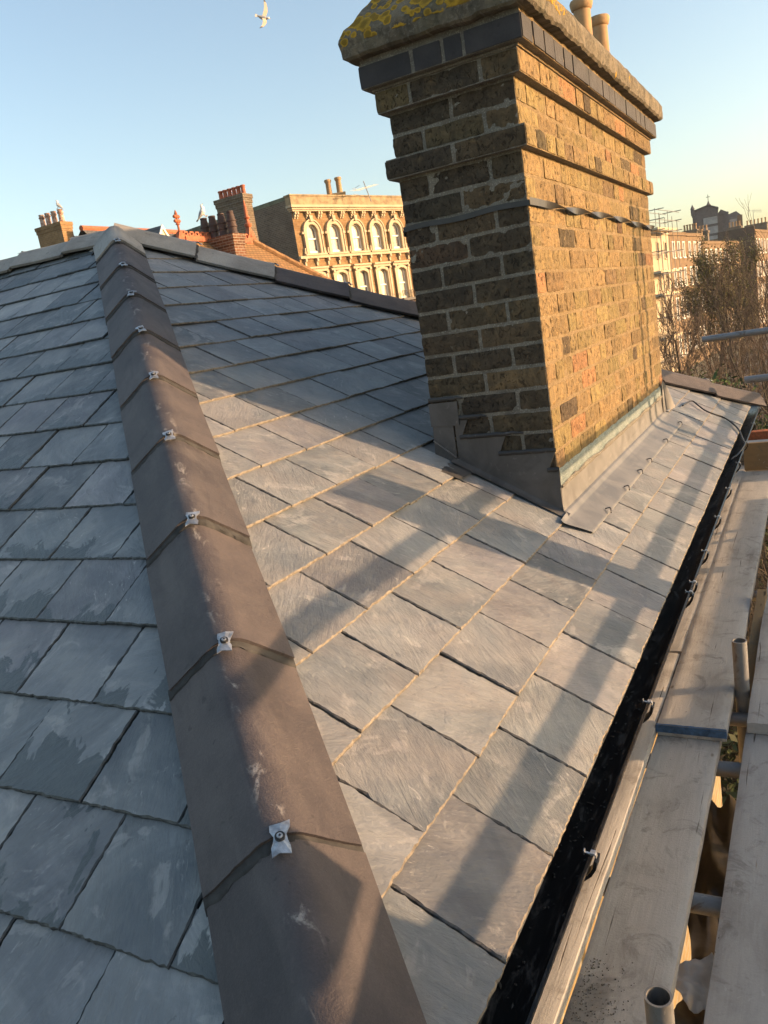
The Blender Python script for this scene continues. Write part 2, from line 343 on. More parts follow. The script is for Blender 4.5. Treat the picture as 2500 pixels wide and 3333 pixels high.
def m_wall(name, c1, c2, mo, w=.225, h=.075, ms=.011, soot=.0):
    t = NT(name, rough=.9, spec=.2); L = t.attr('loc')
    b = t.brick(L, c1, c2, mo, w, h, ms); n = t.noise(L, 1.3, 5, .6); f = t.noise(L, 9, 5, .7)
    c = t.mix(t.math('MULTIPLY', t.sstep(f, .35, .75), .5), b[0], t.mix(1., b[0], (.5, .45, .4), 'MULTIPLY'))
    c = t.mix(t.math('MULTIPLY', t.sstep(n, .4, .7), .45+soot), c, t.mix(1., c, (.42, .38, .34), 'MULTIPLY'))
    return t.out(c, .9, t.bump(b[1], .4, -.01))
def m_tiles(name, c1, c2, w=.25, h=.2, dirt=(.1, .09, .08)):
    t = NT(name, rough=.8, spec=.3); L = t.attr('loc')
    b = t.brick(L, c1, c2, tuple(x*.35 for x in c1), w, h, .012); n = t.noise(L, 2.2, 6, .65)
    c = t.mix(t.math('MULTIPLY', t.sstep(n, .45, .7), .55), b[0], dirt)
    return t.out(c, .8, t.bump(b[1], .5, -.02))
def m_tint(name, rough=.6, var=.2, sc=8., spec=.3):
    t = NT(name, rough=rough, spec=spec); L = t.attr('loc'); C = t.attr('tint', 'Color'); n = t.noise(L, sc, 5, .6)
    return t.out(t.mix(t.sstep(n, .3, .7), t.mix(1., C, (1-var,)*3, 'MULTIPLY'), t.mix(1., C, (1+var,)*3, 'MULTIPLY')), rough)
def m_glass(name='window_glass', c=(.30, .28, .25)):
    t = NT(name, rough=.12, spec=.8); L = t.attr('loc'); n = t.noise(t.map(L, (3, .4, 1)), 3, 2, .5)
    return t.out(t.mix(t.sstep(n, .4, .6), tuple(x*.6 for x in c), c), .12)
def m_leaf():
    t = NT('leaf', rough=.7, spec=.2); C = t.attr('tint', 'Color'); return t.out(C, .7)

MS = m_slate(); MSR = m_slate('dusty_slate', .28)  # second copy warmed as sunlight for the right slope
M_EDGE = m_plain('wet_slate_edge', (.035, .040, .042), .5, 0., .4, 60, .4)  # damp slate edges, with their shade painted in as a darker tone
M_EDGJ = m_plain('slate_joint_edge', (.085, .085, .085), .8, 0., .4, 60, .4)
M_EDGR = m_plain('dusty_slate_edge', (.20, .172, .135), .9, 0., .35, 60, .4)  # golden sunlight on the slate tails put into the colour
M_TILE = m_clay('ridge_clay', (.046, .040, .042), (.080, .068, .066))
M_CAPT = m_clay('grey_mortar_cap', (.20, .19, .175), (.28, .27, .25), .3, .8)
M_BRICK = m_brickblock()
M_BLUE = m_clay('blue_brick', (.022, .021, .023), (.046, .042, .043), 0., .6)
M_MORT = m_mortar('lime_mortar', (.13, .118, .098), (.195, .182, .152))
M_MORTW = m_mortar('yellow_mortar', (.165, .118, .062), (.235, .172, .098))  # lime mortar yellowed as if sunlit, for the sunny long face
M_MORTD = m_plain('bedding_mortar', (.040, .039, .038), .95, 0, .3, 30, .5)
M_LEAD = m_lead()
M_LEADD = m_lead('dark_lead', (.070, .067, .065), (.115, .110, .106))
M_BOARD = m_wood('weathered_board', (.29, .282, .265), (.50, .485, .455), .45)
M_BOARDL = m_wood('pale_timber', (.34, .27, .175), (.50, .42, .30), .2)
M_GALV = m_galv()
M_GUT = m_gutter()
M_COP = m_coping()
M_ZINC = m_plain('bright_zinc', (.42, .43, .44), .38, .75, .4, 55, .3)
M_BLACK = m_plain('black_rubber', (.012, .012, .012), .5)
M_BAND = m_plain('dull_steel_band', (.030, .029, .029), .5, 0., .3, 30)
M_BLUEP = m_plain('blue_paint', (.05, .11, .21), .6, .1, .4, 40)
M_TERRA = m_plain('terracotta', (.36, .105, .045), .75, 0., .3, 6)
M_TINT = m_tint('painted')
M_LEAF = m_leaf()
# ================================================================== the house we stand beside
TH = R(29.534); G = .1985; LY = 5.75; ct, sn = math.cos(TH), math.sin(TH)
AX = LY/2; AZ = AX*math.tan(TH)
house = thing('house', (0, 0, -9), 'house with a new slate hipped roof and tall brick chimney beside the scaffold', 'house')

def clip(poly, a, b, c):      # keep a*e+b*v+c>=0
    out = []
    for i in range(len(poly)):
        p, q = poly[i], poly[(i+1) % len(poly)]; dp = a*p[0]+b*p[1]+c; dq = a*q[0]+b*q[1]+c
        if dp >= 0: out.append(p)
        if (dp >= 0) != (dq >= 0):
            t = dp/(dp-dq); out.append((p[0]+(q[0]-p[0])*t, p[1]+(q[1]-p[1])*t))
    return out
def area(p): return .5*sum(p[i][0]*p[(i+1) % len(p)][1]-p[(i+1) % len(p)][0]*p[i][1] for i in range(len(p)))

def slates(P, rows, width, start, erange, clips, skip=None, damp=0., seed=0, TK=.0068):
    rg = random.Random(seed); mb = MB(); sid = 0
    for k, v0 in rows:
        e = start(k)
        while e > erange[0]: e -= width
        while e < erange[1]:
            g0, g1 = rg.uniform(.0006, .0030), rg.uniform(.0006, .0030)
            q = [(e+g0, v0), (e+width-g1, v0), (e+width-g1, v0+.285), (e+g0, v0+.285)]
            tl = rg.uniform(-.003, .003); q[0] = (q[0][0], q[0][1]+tl); q[1] = (q[1][0], q[1][1]-tl*rg.uniform(0, 1))
            sk_ = rg.uniform(-.0025, .0025); q[2] = (q[2][0]+sk_, q[2][1]); q[3] = (q[3][0]+sk_, q[3][1])
            for c in clips: q = clip(q, *c)
            e += width
            if len(q) < 3 or area(q) < .0025: continue
            cx = sum(p[0] for p in q)/len(q); cv = sum(p[1] for p in q)/len(q)
            if skip and skip(cx, cv): continue
            sid += 1; sd = sid*3.71+seed*100
            # ragged, dressed outline
            pts = []
            for i in range(len(q)):
                p, r_ = q[i], q[(i+1) % len(q)]; d = math.hypot(r_[0]-p[0], r_[1]-p[1])
                head = min(p[1], r_[1]) > v0+.25; n = max(1, int(d/(.05 if head else .0085)))
                dx, dy = (r_[0]-p[0])/d, (r_[1]-p[1])/d
                for j in range(n):
                    t = j/n; x, y = p[0]+(r_[0]-p[0])*t, p[1]+(r_[1]-p[1])*t
                    a = 0 if head else .0015*nz((x, y, sd), 55)+.0017*nz((x, y, sd), 170)+.0009*rg.uniform(-1, 1)
                    if not head and nz((x, y, sd), 21, 3) > .42: a += .0035*(nz((x, y, sd), 21, 3)-.42)/.3
                    pts.append((x-dy*a, y+dx*a))
            N = len(pts); ins = []
            for i in range(N):
                a_, b_ = pts[i-1], pts[(i+1) % N]; tx, ty = b_[0]-a_[0], b_[1]-a_[1]; l = math.hypot(tx, ty) or 1
                c_ = rg.uniform(.0012, .0042); ins.append((pts[i][0]-ty/l*c_, pts[i][1]+tx/l*c_))
            h0 = .0138+rg.uniform(-.0014, .0022); sl = -.0385+rg.uniform(-.006, .006); rock = rg.uniform(-.006, .006)
            if rg.random() < .12: h0 += .0025
            H = lambda x, v: h0+sl*(v-v0)+rock*(x-cx)
            vs = []; lc = []; ou = rg.uniform(0, 50)
            for ring, dh in ((pts, -TK), (pts, -.0026), (ins, 0)):
                for x, v in ring:
                    vs.append(P(x, v, H(x, v)+dh)); lc.append((x+ou, v-v0, sid*1.37))
            fs = [(i, (i+1) % N, N+(i+1) % N, N+i) for i in range(N)]+[(N+i, N+(i+1) % N, 2*N+(i+1) % N, 2*N+i) for i in range(N)]
            dm = 0.
            if damp and rg.random() < damp: dm = rg.uniform(.1, .95)
            tt = (min(1, max(0, rg.gauss(.45, .24))), dm, rg.random(), 1); base = len(mb.v)
            mb.add(vs, fs, t=tt, loc=lc, mi=1); nf = len(mb.mi)-2*N
            for i in range(N):
                if (pts[i][1]+pts[(i+1) % N][1])*.5 > v0+.012: mb.mi[nf+i] = 2; mb.mi[nf+N+i] = 2
            mb.f.append([base+i for i in range(2*N, 3*N)]); mb.mi.append(0); mb.t.append(tt)
    return mb

XC, YC, CW, CL = -.3586, 2.1128, .44, 2.2222        # chimney: near right corner, width (X), length (Y)
PR = lambda e, v, h: Vector((-v*ct+h*sn, e, v*sn+h*ct))
PL = lambda e, v, h: Vector((-e, v*ct-h*sn, v*sn+h*ct))
def in_ch(e, v): return (XC-CW+.03 < -v*ct < XC-.16 and YC+.12 < e < YC+CL-.12) or (1.99 < e < 2.24 and .85 < v < .99)
rowsR = [(k, k*G) for k in range(0, 17)]
mbR = slates(PR, rowsR, .2475, lambda k: .63+.2475*3+(.124 if k % 2 else 0), (-.3, LY+.3),
             [(1, -ct, -.035), (-1, -ct, LY-.035)], in_ch, 0., 11)
mbR.build('roof_slope', [MSR, M_EDGR, M_EDGJ], house)
rowsL = [(j, (j+.87)*G) for j in range(-1, 16)]
mbL = slates(PL, rowsL, .2385, lambda k: 1.125+(.112 if k % 2 else 0), (-.3, 8.5), [(1, -ct, -.035), (0, -1, AX/ct-.05)], None, .7, 23, .0095)
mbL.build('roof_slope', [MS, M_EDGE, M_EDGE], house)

# the boarding under the slates, the far slopes and the walls
M_FAR = m_tiles('slate_courses', (.075, .085, .09), (.12, .128, .13), .25, .2)
mb = MB(); o = -.006
V = [(0,0,o), (0,LY,o), (-9,LY,o), (-9,0,o), (-AX,AX,AZ+o), (-9,AX,AZ+o)]
mb.add(V, [(0,1,4)]); mb.add(V, [(3,0,4,5)])
lc = [(0,0,0)]*2
A_, B_, C_, D_ = V[1], V[2], V[5], V[4]
mb.add([A_, B_, C_, D_], [(0,1,2,3)], loc=[(-p[0], (LY-p[1])/ct, 0) for p in (A_, B_, C_, D_)])
mb.build('roof_deck', M_FAR, house)
M_YB = m_wall('yellow_stock_wall', (.33, .25, .13), (.25, .18, .095), (.30, .27, .21))
mb = MB(); i_ = .34
for a, b in (((-i_, i_), (-i_, LY-i_)), ((-9, i_), (-i_, i_)), ((-i_, LY-i_), (-9, LY-i_)), ((-9, LY-i_), (-9, i_))):
    d = math.hypot(b[0]-a[0], b[1]-a[1])
    mb.add([(a[0],a[1],-9), (b[0],b[1],-9), (b[0],b[1],-.02), (a[0],a[1],-.02)], [(0,1,2,3)], loc=[(0,-9,0), (d,-9,0), (d,0,0), (0,0,0)])
mb.build('wall', M_YB, house)
mb = MB()
mb.box((-.215, LY/2, -.10), (.25, LY-.1, .018)); mb.box((-.085, LY/2, -.068), (.02, LY, .13))
mb.box((-4.6, .215, -.10), (8.5, .25, .018)); mb.box((-4.55, .085, -.068), (8.9, .02, .13))
mb.build('fascia', m_plain('black_painted_timber', (.02, .02, .02), .5), house)

# ------------------------------------------------------------------ ridge tiles, clips and bedding mortar
def tile_prof(dr):
    """outer profile (d across, z up) from the left skirt over the crown to the right skirt"""
    pts = []; r_, d0 = .056, .0345; tn_ = d0/math.sqrt(r_*r_-d0*d0)
    for i in range(29):
        d = -.124+.248*i/28; a = abs(d)
        z = .064-(r_-math.sqrt(r_*r_-a*a)) if a < d0 else .064-(r_-math.sqrt(r_*r_-d0*d0))-(a-d0)*tn_*1.12
        pts.append((d, z))
    return pts
def ridge_run(O, dirv, across, s0, s1, first, step, caps=(), zoff=.012, drop=1.0, clip_from=0):
    """tiles along the line O + s*dirv; across = horizontal unit vector to the right"""
    O = Vector(O); dirv = Vector(dirv).normalized(); across = Vector(across); up = across.cross(dirv)
    if up.z < 0: up = -up
    prof = [(d, z*drop) for d, z in tile_prof(0)]
    rg = random.Random(int(abs(O.y*100)+abs(dirv.y)*1000+5)); s = first; k = 0; objs = []
    while s < s1-.05:
        a = max(s, s0); b = min(s+step, s1); gap = .004
        cap_ = k in caps; mt = M_CAPT if cap_ else M_TILE
        off = zoff+rg.uniform(-.002, .002); yaw = rg.uniform(-.003, .003); t_ = rg.random(); idn = rg.uniform(0, 40)
        mb = MB(); n = len(prof); NS = 10
        def ring(q, inner):
            r_ = []
            L_ = a+gap+(b-a-2*gap)*q
            lift = off+.013*(1-q)**1.5+(.004 if cap_ else 0)
            for i, (d, z) in enumerate(prof):
                j = prof[max(0, i-1)], prof[min(n-1, i+1)]; tx, tz = j[1][0]-j[0][0], j[1][1]-j[0][1]; l = math.hypot(tx, tz)
                if inner: d, z = d+tz/l*.014, z-tx/l*.014
                jag = (.0022*nz((d*70, s*3, inner), 1)+.003*max(0, nz((d*26, s*5, 2), 1)-.25)) if q in (0, 1) else 0
                p = O+dirv*(L_+jag*(1 if q == 0 else -1))+across*(d+yaw*(q-.5)*2)+up*(z+lift)
                p += up*(.0012*nz(p, 9)+.0007*nz(p, 40))
                r_.append(p)
            return r_
        vs = []; lc = []
        for inner in (0, 1):
            for j in range(NS+1):
                q = j/NS; vs += ring(q, inner); lc += [(d, q*(b-a)+idn, z+idn) for d, z in prof]
        fs = []; m1 = (NS+1)*n
        for j in range(NS):
            for i in range(n-1):
                A = j*n+i; fs.append((A, A+1, A+n+1, A+n)); B = m1+A; fs.append((B, B+n, B+n+1, B+1))
            for i in (0, n-1):
                A = j*n+i; fs.append((A, A+n, m1+A+n, m1+A) if i == 0 else (A+n, A, m1+A, m1+A+n))
        for j in (0, NS):
            for i in range(n-1):
                A = j*n+i; fs.append((A+1, A, m1+A, m1+A+1) if j == 0 else (A, A+1, m1+A+1, m1+A))
        mb.add(vs, fs, t=(t_, 0, 0, 1), loc=lc)
        tile = mb.build('ridge_tile', mt, house, smooth=40); objs.append(tile)
        # mortar squeezed out at the lower end, lying on the tile below
        mb = MB(); W = 26
        def mp(u_, v_):
            i = u_*(n-1); i0 = min(n-2, int(i)); fr = i-i0; d = prof[i0][0]*(1-fr)+prof[i0+1][0]*fr; z = prof[i0][1]*(1-fr)+prof[i0+1][1]*fr
            wd = .016+.008*nz((u_*6, s, 1), 1.7)+.003*nz((u_*30, s, 4), 1.)
            L_ = a+.010-(wd+.010)*v_
            z += off+(.0075-.0058*v_ if v_ < .95 else -.012)+.0018*nz((u_*40, v_*9, s*10), 1)
            p = O+dirv*L_+across*d*(1.004)+up*z
            return p, p
        if k > 0:
            mb.grid(mp, 60, 5); mb.build('mortar_joint', M_MORTD, tile, smooth=60)
        # fixing clip with its screw on the crown of the joint
        if s > clip_from:
            mb = MB(); cz = .066*drop+off+.0165; c0 = O+dirv*(a-.004)+across*rg.uniform(-.003, .003); an = rg.uniform(-.30, .30)
            ca, sa = math.cos(an), math.sin(an)
            out = [(q*1.12+rg.uniform(-.001, .001), r2*1.12+rg.uniform(-.0015, .0015)) for q, r2 in ((-.0125,-.025), (-.003,-.021), (.013,-.023), (.013,-.011), (.0095,-.005), (.0095,.005), (.0135,.016), (.014,.026), (.002,.022), (-.013,.022), (-.0135,.010), (-.009,.003), (-.0095,-.006), (-.0125,-.013))]
            out = [(x*ca-y*sa, x*sa+y*ca) for x, y in out]
            f_ = lambda x, y: c0+dirv*y+across*x+up*(cz-.22*abs(x)-.0018*(y < -.01)+.0015*rg.uniform(-1, 1))
            top = [f_(x, y) for x, y in out]; bot = [p-up*.0014 for p in top]; ctr = [c0+up*(cz+.0008), c0+up*(cz-.001)]
            N = len(out); vs = top+bot+ctr
            fs = [(i, (i+1) % N, 2*N) for i in range(N)]+[(N+(i+1) % N, N+i, 2*N+1) for i in range(N)]+[(i, N+i, N+(i+1) % N, (i+1) % N) for i in range(N)]
            mb.add(vs, fs)
            mb.lathe(c0+up*(cz+.0005), [(.0078, -.002), (.0078, .0022), (.0060, .0030), (.0052, .0024)], 16, up, mi=1)
            mb.lathe(c0+up*(cz+.0024), [(.0050, 0), (.0046, .0016), (.0030, .0024), (.0016, .0022), (.0004, .0012)], 14, up, mi=0)
            for q in (0, 1):      # cross slot
                x_ = (across if q else dirv); mb.box(c0+up*(cz+.0047), (.0042, .0009, .0008), Matrix((x_, up.cross(x_), up)).transposed(), mi=1)
            mb.build('tile_clip', [M_ZINC, M_BLACK], tile)
        s += step; k += 1
    return objs
HU = Vector((-1, 1, math.tan(TH))).normalized(); SA = AX/abs(HU.x)
ridge_run((0, 0, 0), HU, Vector((1, 1, 0)).normalized(), -.05, SA-.03, .006, .4435, caps=(9,), clip_from=-1)
HF = Vector((-1, -1, math.tan(TH))).normalized()
ridge_run((0, LY, 0), HF, Vector((-1, 1, 0)).normalized(), -.03, SA+.04, -.03, .4435, caps=(8, 9), zoff=.014)
ridge_run((-9, AX, AZ-.004), (1, 0, 0), (0, -1, 0), 0, 9-AX+.03, .06, .4435, caps=tuple(range(20)), zoff=0, drop=.92)
# mitred mortar crown where the three lines of tiles meet
mb = MB(); A3 = Vector((-AX, AX, AZ))
def dome(u_, v_):
    a = u_*2*math.pi; r_ = .012+.155*v_; d = Vector((math.cos(a), math.sin(a), 0))
    hip = max(d.dot(Vector((1, -1, 0)).normalized()), d.dot(Vector((1, 1, 0)).normalized()), d.dot(Vector((-1, 0, 0))))
    z = .050-.40*r_*(1 if hip > .8 else 1.)-(.60*r_*(max(0, .93-hip)))-.02*v_*v_
    p = A3+d*r_+Vector((0, 0, z)); p += Vector((0, 0, .004*nz(p, 18)))
    return p, p
mb.grid(dome, 48, 10); mb.build('apex_mortar', M_CAPT, house, smooth=50)

# ------------------------------------------------------------------ gutter
mb = MB(); gx, gz, gr = .004, -.004, .057
def gut(u_, v_):
    a = math.pi*(1+u_); y = -.5+v_*(6.03+.5); p = Vector((gx+gr*math.cos(a), y, gz+gr*math.sin(a)*.62)); return p, (u_*.18, y, 0)
def guto(u_, v_):
    a = math.pi*(2-u_); y = -.5+v_*(6.03+.5); p = Vector((gx+(gr+.003)*math.cos(a), y, gz+(gr+.003)*math.sin(a)*.66)); return p, (u_*.18, y, 3)
mb.grid(gut, 20, 30); mb.grid(guto, 20, 30)
for sx in (-1, 1): mb.box((gx+sx*(gr+.002), 2.765, gz+.002), (.005, 6.53, .006))
mb.slab([(gx+.0605*math.cos(math.pi+math.pi*i/16), 6.033, gz+.041*math.sin(math.pi+math.pi*i/16)) for i in range(17)], (0, 1, 0), .003)
gutter = mb.build('gutter', M_GUT, house, smooth=35)
for y0 in (-.1, .667, 1.226, 1.95, 2.04, 2.36, 2.80, 3.27, 3.80, 4.34, 4.95, 5.55):
    mb = MB(); a0 = gr+.011
    pts = [(gx+a0*math.cos(a), y0, gz+a0*.80*math.sin(a)) for a in [R(200+i*15.8) for i in range(11)]]
    for i in range(10):      # strap under the gutter
        p, q = Vector(pts[i]), Vector(pts[i+1]); d = (q-p).normalized(); nn = Vector((0, 1, 0))
        mb.box((p+q)/2, ((q-p).length+.002, .026, .006), Matrix((d, nn, d.cross(nn))).transposed(), mi=1)
    e = Vector((gx+a0+.002, y0, gz+.004))
    e.x -= .008
    mb.box(e+Vector((0, 0, .003)), (.009, .011, .004)); mb.box(e+Vector((-.009, 0, .001)), (.012, .004, .002), Matrix.Rotation(R(12), 3, 'Y'))
    mb.box(e+Vector((-.015, 0, .003)), (.002, .008, .008)); mb.box(e+Vector((.005, 0, -.004)), (.002, .009, .012))
    mb.build('gutter_bracket', [M_ZINC, M_GUT], gutter, smooth=40)
rg = random.Random(9); mb = MB()
for i in range(520):
    y = rg.choice([rg.uniform(-.1, 6.), rg.gauss(3.9, .25), rg.gauss(.9, .3), rg.gauss(2.4, .3)]); q = rg.gauss(0, .42)
    if abs(q) > .93 or y > 6: continue
    x = gx+gr*q; z = gz-gr*.62*math.sqrt(1-q*q)+.002; s_ = rg.uniform(.0015, .0055); a = rg.uniform(0, 6.28); g = rg.uniform(.015, .06)
    d1 = Vector((math.cos(a), math.sin(a), rg.uniform(-.2, .3)))*s_*rg.uniform(.6, 1.6); d2 = Vector((-math.sin(a), math.cos(a), rg.uniform(-.1, .4)))*s_*.6
    c = Vector((x, y, z+.001)); mb.add([c-d1, c-d2, c+d1, c+d2, c+Vector((0, 0, s_*.4))], [(0,1,4), (1,2,4), (2,3,4), (3,0,4)], t=(g, g*.82, g*.62, 1))
tag(mb.build('silt', M_TINT, gutter), kind='stuff')
# union strap between two gutter lengths
mb = MB()
mb.grid(lambda u_, v_: ((lambda p: (p, p))(Vector((gx+(gr-.0025)*math.cos(math.pi*(1+u_)), 1.72+.09*v_, gz+(gr-.0025)*.62*math.sin(math.pi*(1+u_)))))), 20, 2)
mb.build('gutter_joint', M_GUT, gutter, smooth=40)

# ================================================================== the chimney (part of the house)
rg = random.Random(5); HB = .075; ZS = 1.4126
mb = MB()
def brick_col(face_dark, special=None):
    r = rg.random()
    if r < .78: k_ = rg.uniform(.62, .92); c = (.285*k_, .212*k_+rg.uniform(-.012, .010), .105*k_)
    elif r < .93: c = (.235, .165, .085)
    elif r < .965: c = (.29, .16, .085)
    else: c = (.17, .12, .07)
    return c
def cell(x0, x1, y0, y1, z0, z1, soot, seg, col=None, mat=0, r=.0045, amp=.0022, c=None):
    c_ = col or brick_col(0)
    roundbox(mb, ((x0+x1)/2, (y0+y1)/2, (z0+z1)/2), (x1-x0, y1-y0, z1-z0), seg, r, amp, seed=rg.uniform(0, 50), t=(c_[0], c_[1], c_[2], soot), mi=mat)
def course(z0, z1, typ, proj=0., mat=0, depth=.1025, r=.0045, amp=.0022, blue=False):
    """one course of bricks round the stack; typ 0 = headers at the near corners of the short face, 1 = two stretchers"""
    x0, x1, y0, y1 = XC-CW-proj, XC+proj, YC-proj, YC+CL+proj; J = .010
    zz0, zz1 = z0+J*.5, z1-J*.5
    jit = lambda: rg.uniform(-.0018, .0018)
    # short faces (facing -Y dark, and +Y)
    W = x1-x0
    if typ: xs = [x0, x0+W*.5, x1]
    else: xs = [x0, x0+W*.255, x0+W*.745, x1]
    if blue: xs = [x0, x0+W*.345, x0+W*.535, x0+W*.66, x1]
    dpt = depth if typ else .215
    for i in range(len(xs)-1):
        first, last = i == 0, i == len(xs)-2
        dd = dpt if (first or last) else depth
        a = xs[i]+(0 if first else J*.6)+jit()*.5; b = xs[i+1]-(0 if last else J*.5)+jit()*.5
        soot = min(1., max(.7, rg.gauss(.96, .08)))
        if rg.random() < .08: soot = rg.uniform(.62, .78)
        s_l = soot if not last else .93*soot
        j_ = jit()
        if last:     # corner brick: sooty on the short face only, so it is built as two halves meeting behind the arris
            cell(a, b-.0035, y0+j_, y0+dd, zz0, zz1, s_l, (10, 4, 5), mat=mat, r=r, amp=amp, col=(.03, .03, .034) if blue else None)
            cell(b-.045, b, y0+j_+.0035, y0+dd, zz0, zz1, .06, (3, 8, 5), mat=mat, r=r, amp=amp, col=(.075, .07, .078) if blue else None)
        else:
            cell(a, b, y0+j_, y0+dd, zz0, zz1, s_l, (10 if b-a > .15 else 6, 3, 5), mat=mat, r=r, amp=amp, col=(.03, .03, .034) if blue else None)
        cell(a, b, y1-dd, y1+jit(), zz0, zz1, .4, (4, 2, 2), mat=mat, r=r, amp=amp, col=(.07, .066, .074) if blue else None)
    # long faces
    ya, yb = y0+dpt+J, y1-dpt-J; n = round((yb-ya+J)/.225); w = (yb-ya+J)/n; ys = []
    for i in range(n):
        if rg.random() < .33: ys += [ya+i*w, ya+(i+.5)*w]
        else: ys.append(ya+i*w)
    ys.append(yb+J)
    for i in range(len(ys)-1):
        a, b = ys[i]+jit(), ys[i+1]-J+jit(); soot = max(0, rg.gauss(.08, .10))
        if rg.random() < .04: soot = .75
        cell(x1-depth, x1+jit(), a, b, zz0, zz1, soot, (3, 14 if b-a > .15 else 8, 7), mat=mat, r=r, amp=amp if blue else amp*1.7, col=(.075+rg.uniform(-.01, .015), .07, .076) if blue else None)
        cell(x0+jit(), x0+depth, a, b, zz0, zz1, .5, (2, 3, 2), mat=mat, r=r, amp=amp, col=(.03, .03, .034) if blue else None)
k = 0
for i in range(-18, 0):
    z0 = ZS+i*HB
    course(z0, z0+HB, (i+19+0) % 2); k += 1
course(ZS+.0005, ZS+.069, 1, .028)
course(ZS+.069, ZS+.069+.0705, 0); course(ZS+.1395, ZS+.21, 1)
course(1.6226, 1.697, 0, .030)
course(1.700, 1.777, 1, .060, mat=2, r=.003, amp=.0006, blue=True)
# mortar body, kept a few millimetres behind the brick faces
def core(x0, x1, y0, y1, z0, z1, rec=.0042, mi=1):
    for (P0, ua, vb, L1, L2) in (((x0+rec, y0+rec), (1, 0), 0, x1-x0-2*rec, z1-z0), ((x1-rec, y0+rec), (0, 1), 0, y1-y0-2*rec, z1-z0),
                                 ((x1-rec, y1-rec), (-1, 0), 0, x1-x0-2*rec, z1-z0), ((x0+rec, y1-rec), (0, -1), 0, y1-y0-2*rec, z1-z0)):
        nx_, ny_ = ua[1], -ua[0]
        def f(u_, v_):
            p = Vector((P0[0]+ua[0]*L1*u_, P0[1]+ua[1]*L1*u_, z0+L2*v_))
            d = .0022*nz(p, 30)+.0016*nz(p, 90) if 0 < u_ < 1 else 0
            p += Vector((nx_*d, ny_*d, 0)); return p, p
        mb.grid(f, max(4, int(L1/.012)), max(3, int(L2/.012)), mi=3 if (ua == (0, 1) and mi == 1) else mi)
    mb.add([(x0+rec,y0+rec,z1), (x1-rec,y0+rec,z1), (x1-rec,y1-rec,z1), (x0+rec,y1-rec,z1)], [(0,1,2,3)], mi=mi)
    mb.add([(x0+rec,y0+rec,z0), (x1-rec,y0+rec,z0), (x1-rec,y1-rec,z0), (x0+rec,y1-rec,z0)], [(3,2,1,0)], mi=mi)
X0, X1, Y0, Y1 = XC-CW, XC, YC, YC+CL
core(X0, X1, Y0, Y1, .05, ZS+.01, .003); core(X0, X1, Y0, Y1, ZS+.06, 1.63, .003)
for z0, z1, pj in ((ZS+.003, ZS+.067, .028), (1.6255, 1.6945, .030), (1.6945, 1.7020, .036), (1.7035, 1.7755, .060), (1.7755, 1.792, .056)):
    core(X0-pj, X1+pj, Y0-pj, Y1+pj, z0, z1, .004)
chim = mb.build('chimney', [M_BRICK, M_MORT, M_BLUE, M_MORTW], house)
# coping
mb = MB(); pj = .094; cx0, cx1, cy0, cy1 = X0-pj, X1+pj, Y0-pj, Y1+pj
NX, NY = 46, 150; zb = 1.790
def cz_(x, y):
    d = min(x-cx0, cx1-x, y-cy0, cy1-y); z = 1.868+min(1.12*d, .185+.30*max(0, d-.165))
    if d < .006: z -= .008
    p = (x, y, 0); return z+.006*nz(p, 11)+.005*nz(p, 34)+.0045*nz(p, 90)
vs = []; lc = []; idx = {}
for j in range(NY+1):
    for i in range(NX+1):
        x = cx0+(cx1-cx0)*i/NX; y = cy0+(cy1-cy0)*j/NY; z = cz_(x, y); idx[i, j] = len(vs)
        vs.append((x+.004*nz((x, y, 3), 30)*(i in (0, NX)), y+.004*nz((x, y, 7), 30)*(j in (0, NY)), z)); lc.append((x, y, z))
fs = [(idx[i, j], idx[i+1, j], idx[i+1, j+1], idx[i, j+1]) for j in range(NY) for i in range(NX)]
ringi = [(i, 0) for i in range(NX)]+[(NX, j) for j in range(NY)]+[(NX-i, NY) for i in range(NX)]+[(0, NY-j) for j in range(NY)]
K = len(ringi); prev = [idx[q] for q in ringi]
for lv, (zz, inn) in enumerate(((1.845, -.002), (1.82, -.001), (1.797, .001), (zb, .010), (zb, .10))):
    cur = []
    for q in ringi:
        x, y, z = vs[idx[q]]; ox = (1 if q[0] == 0 else -1 if q[0] == NX else 0); oy = (1 if q[1] == 0 else -1 if q[1] == NY else 0)
        a = .006*nz((x, y, zz), 26)+.004*nz((x, y, zz), 80); cur.append(len(vs)); vs.append((x+ox*(inn+a), y+oy*(inn+a), zz+.007*nz((x, y, 9), 22)*(lv >= 2))); lc.append((x, y, zz))
    for i in range(K): fs.append((prev[(i+1) % K], prev[i], cur[i], cur[(i+1) % K]))
    prev = cur
mb.add(vs, fs, loc=lc); mb.build('coping', M_COP, chim, smooth=28)
# pots
M_POT = m_plain('buff_clay', (.38, .235, .115), .85, 0., .22, 14)
for px, py, h in ((-.475, 3.66, 2.255), (-.475, 4.02, 2.268)):
    mb = MB(); z0 = 2.0
    mb.lathe((px, py, z0), [(.040, 0), (.0385, h-z0-.045), (.042, h-z0-.043), (.047, h-z0-.038), (.0515, h-z0-.022), (.053, h-z0-.010), (.049, h-z0-.001), (.043, h-z0), (.033, h-z0-.004), (.031, h-z0-.15)], 32, cap=False)
    mb.build('chimney_pot', M_POT, chim, smooth=40)
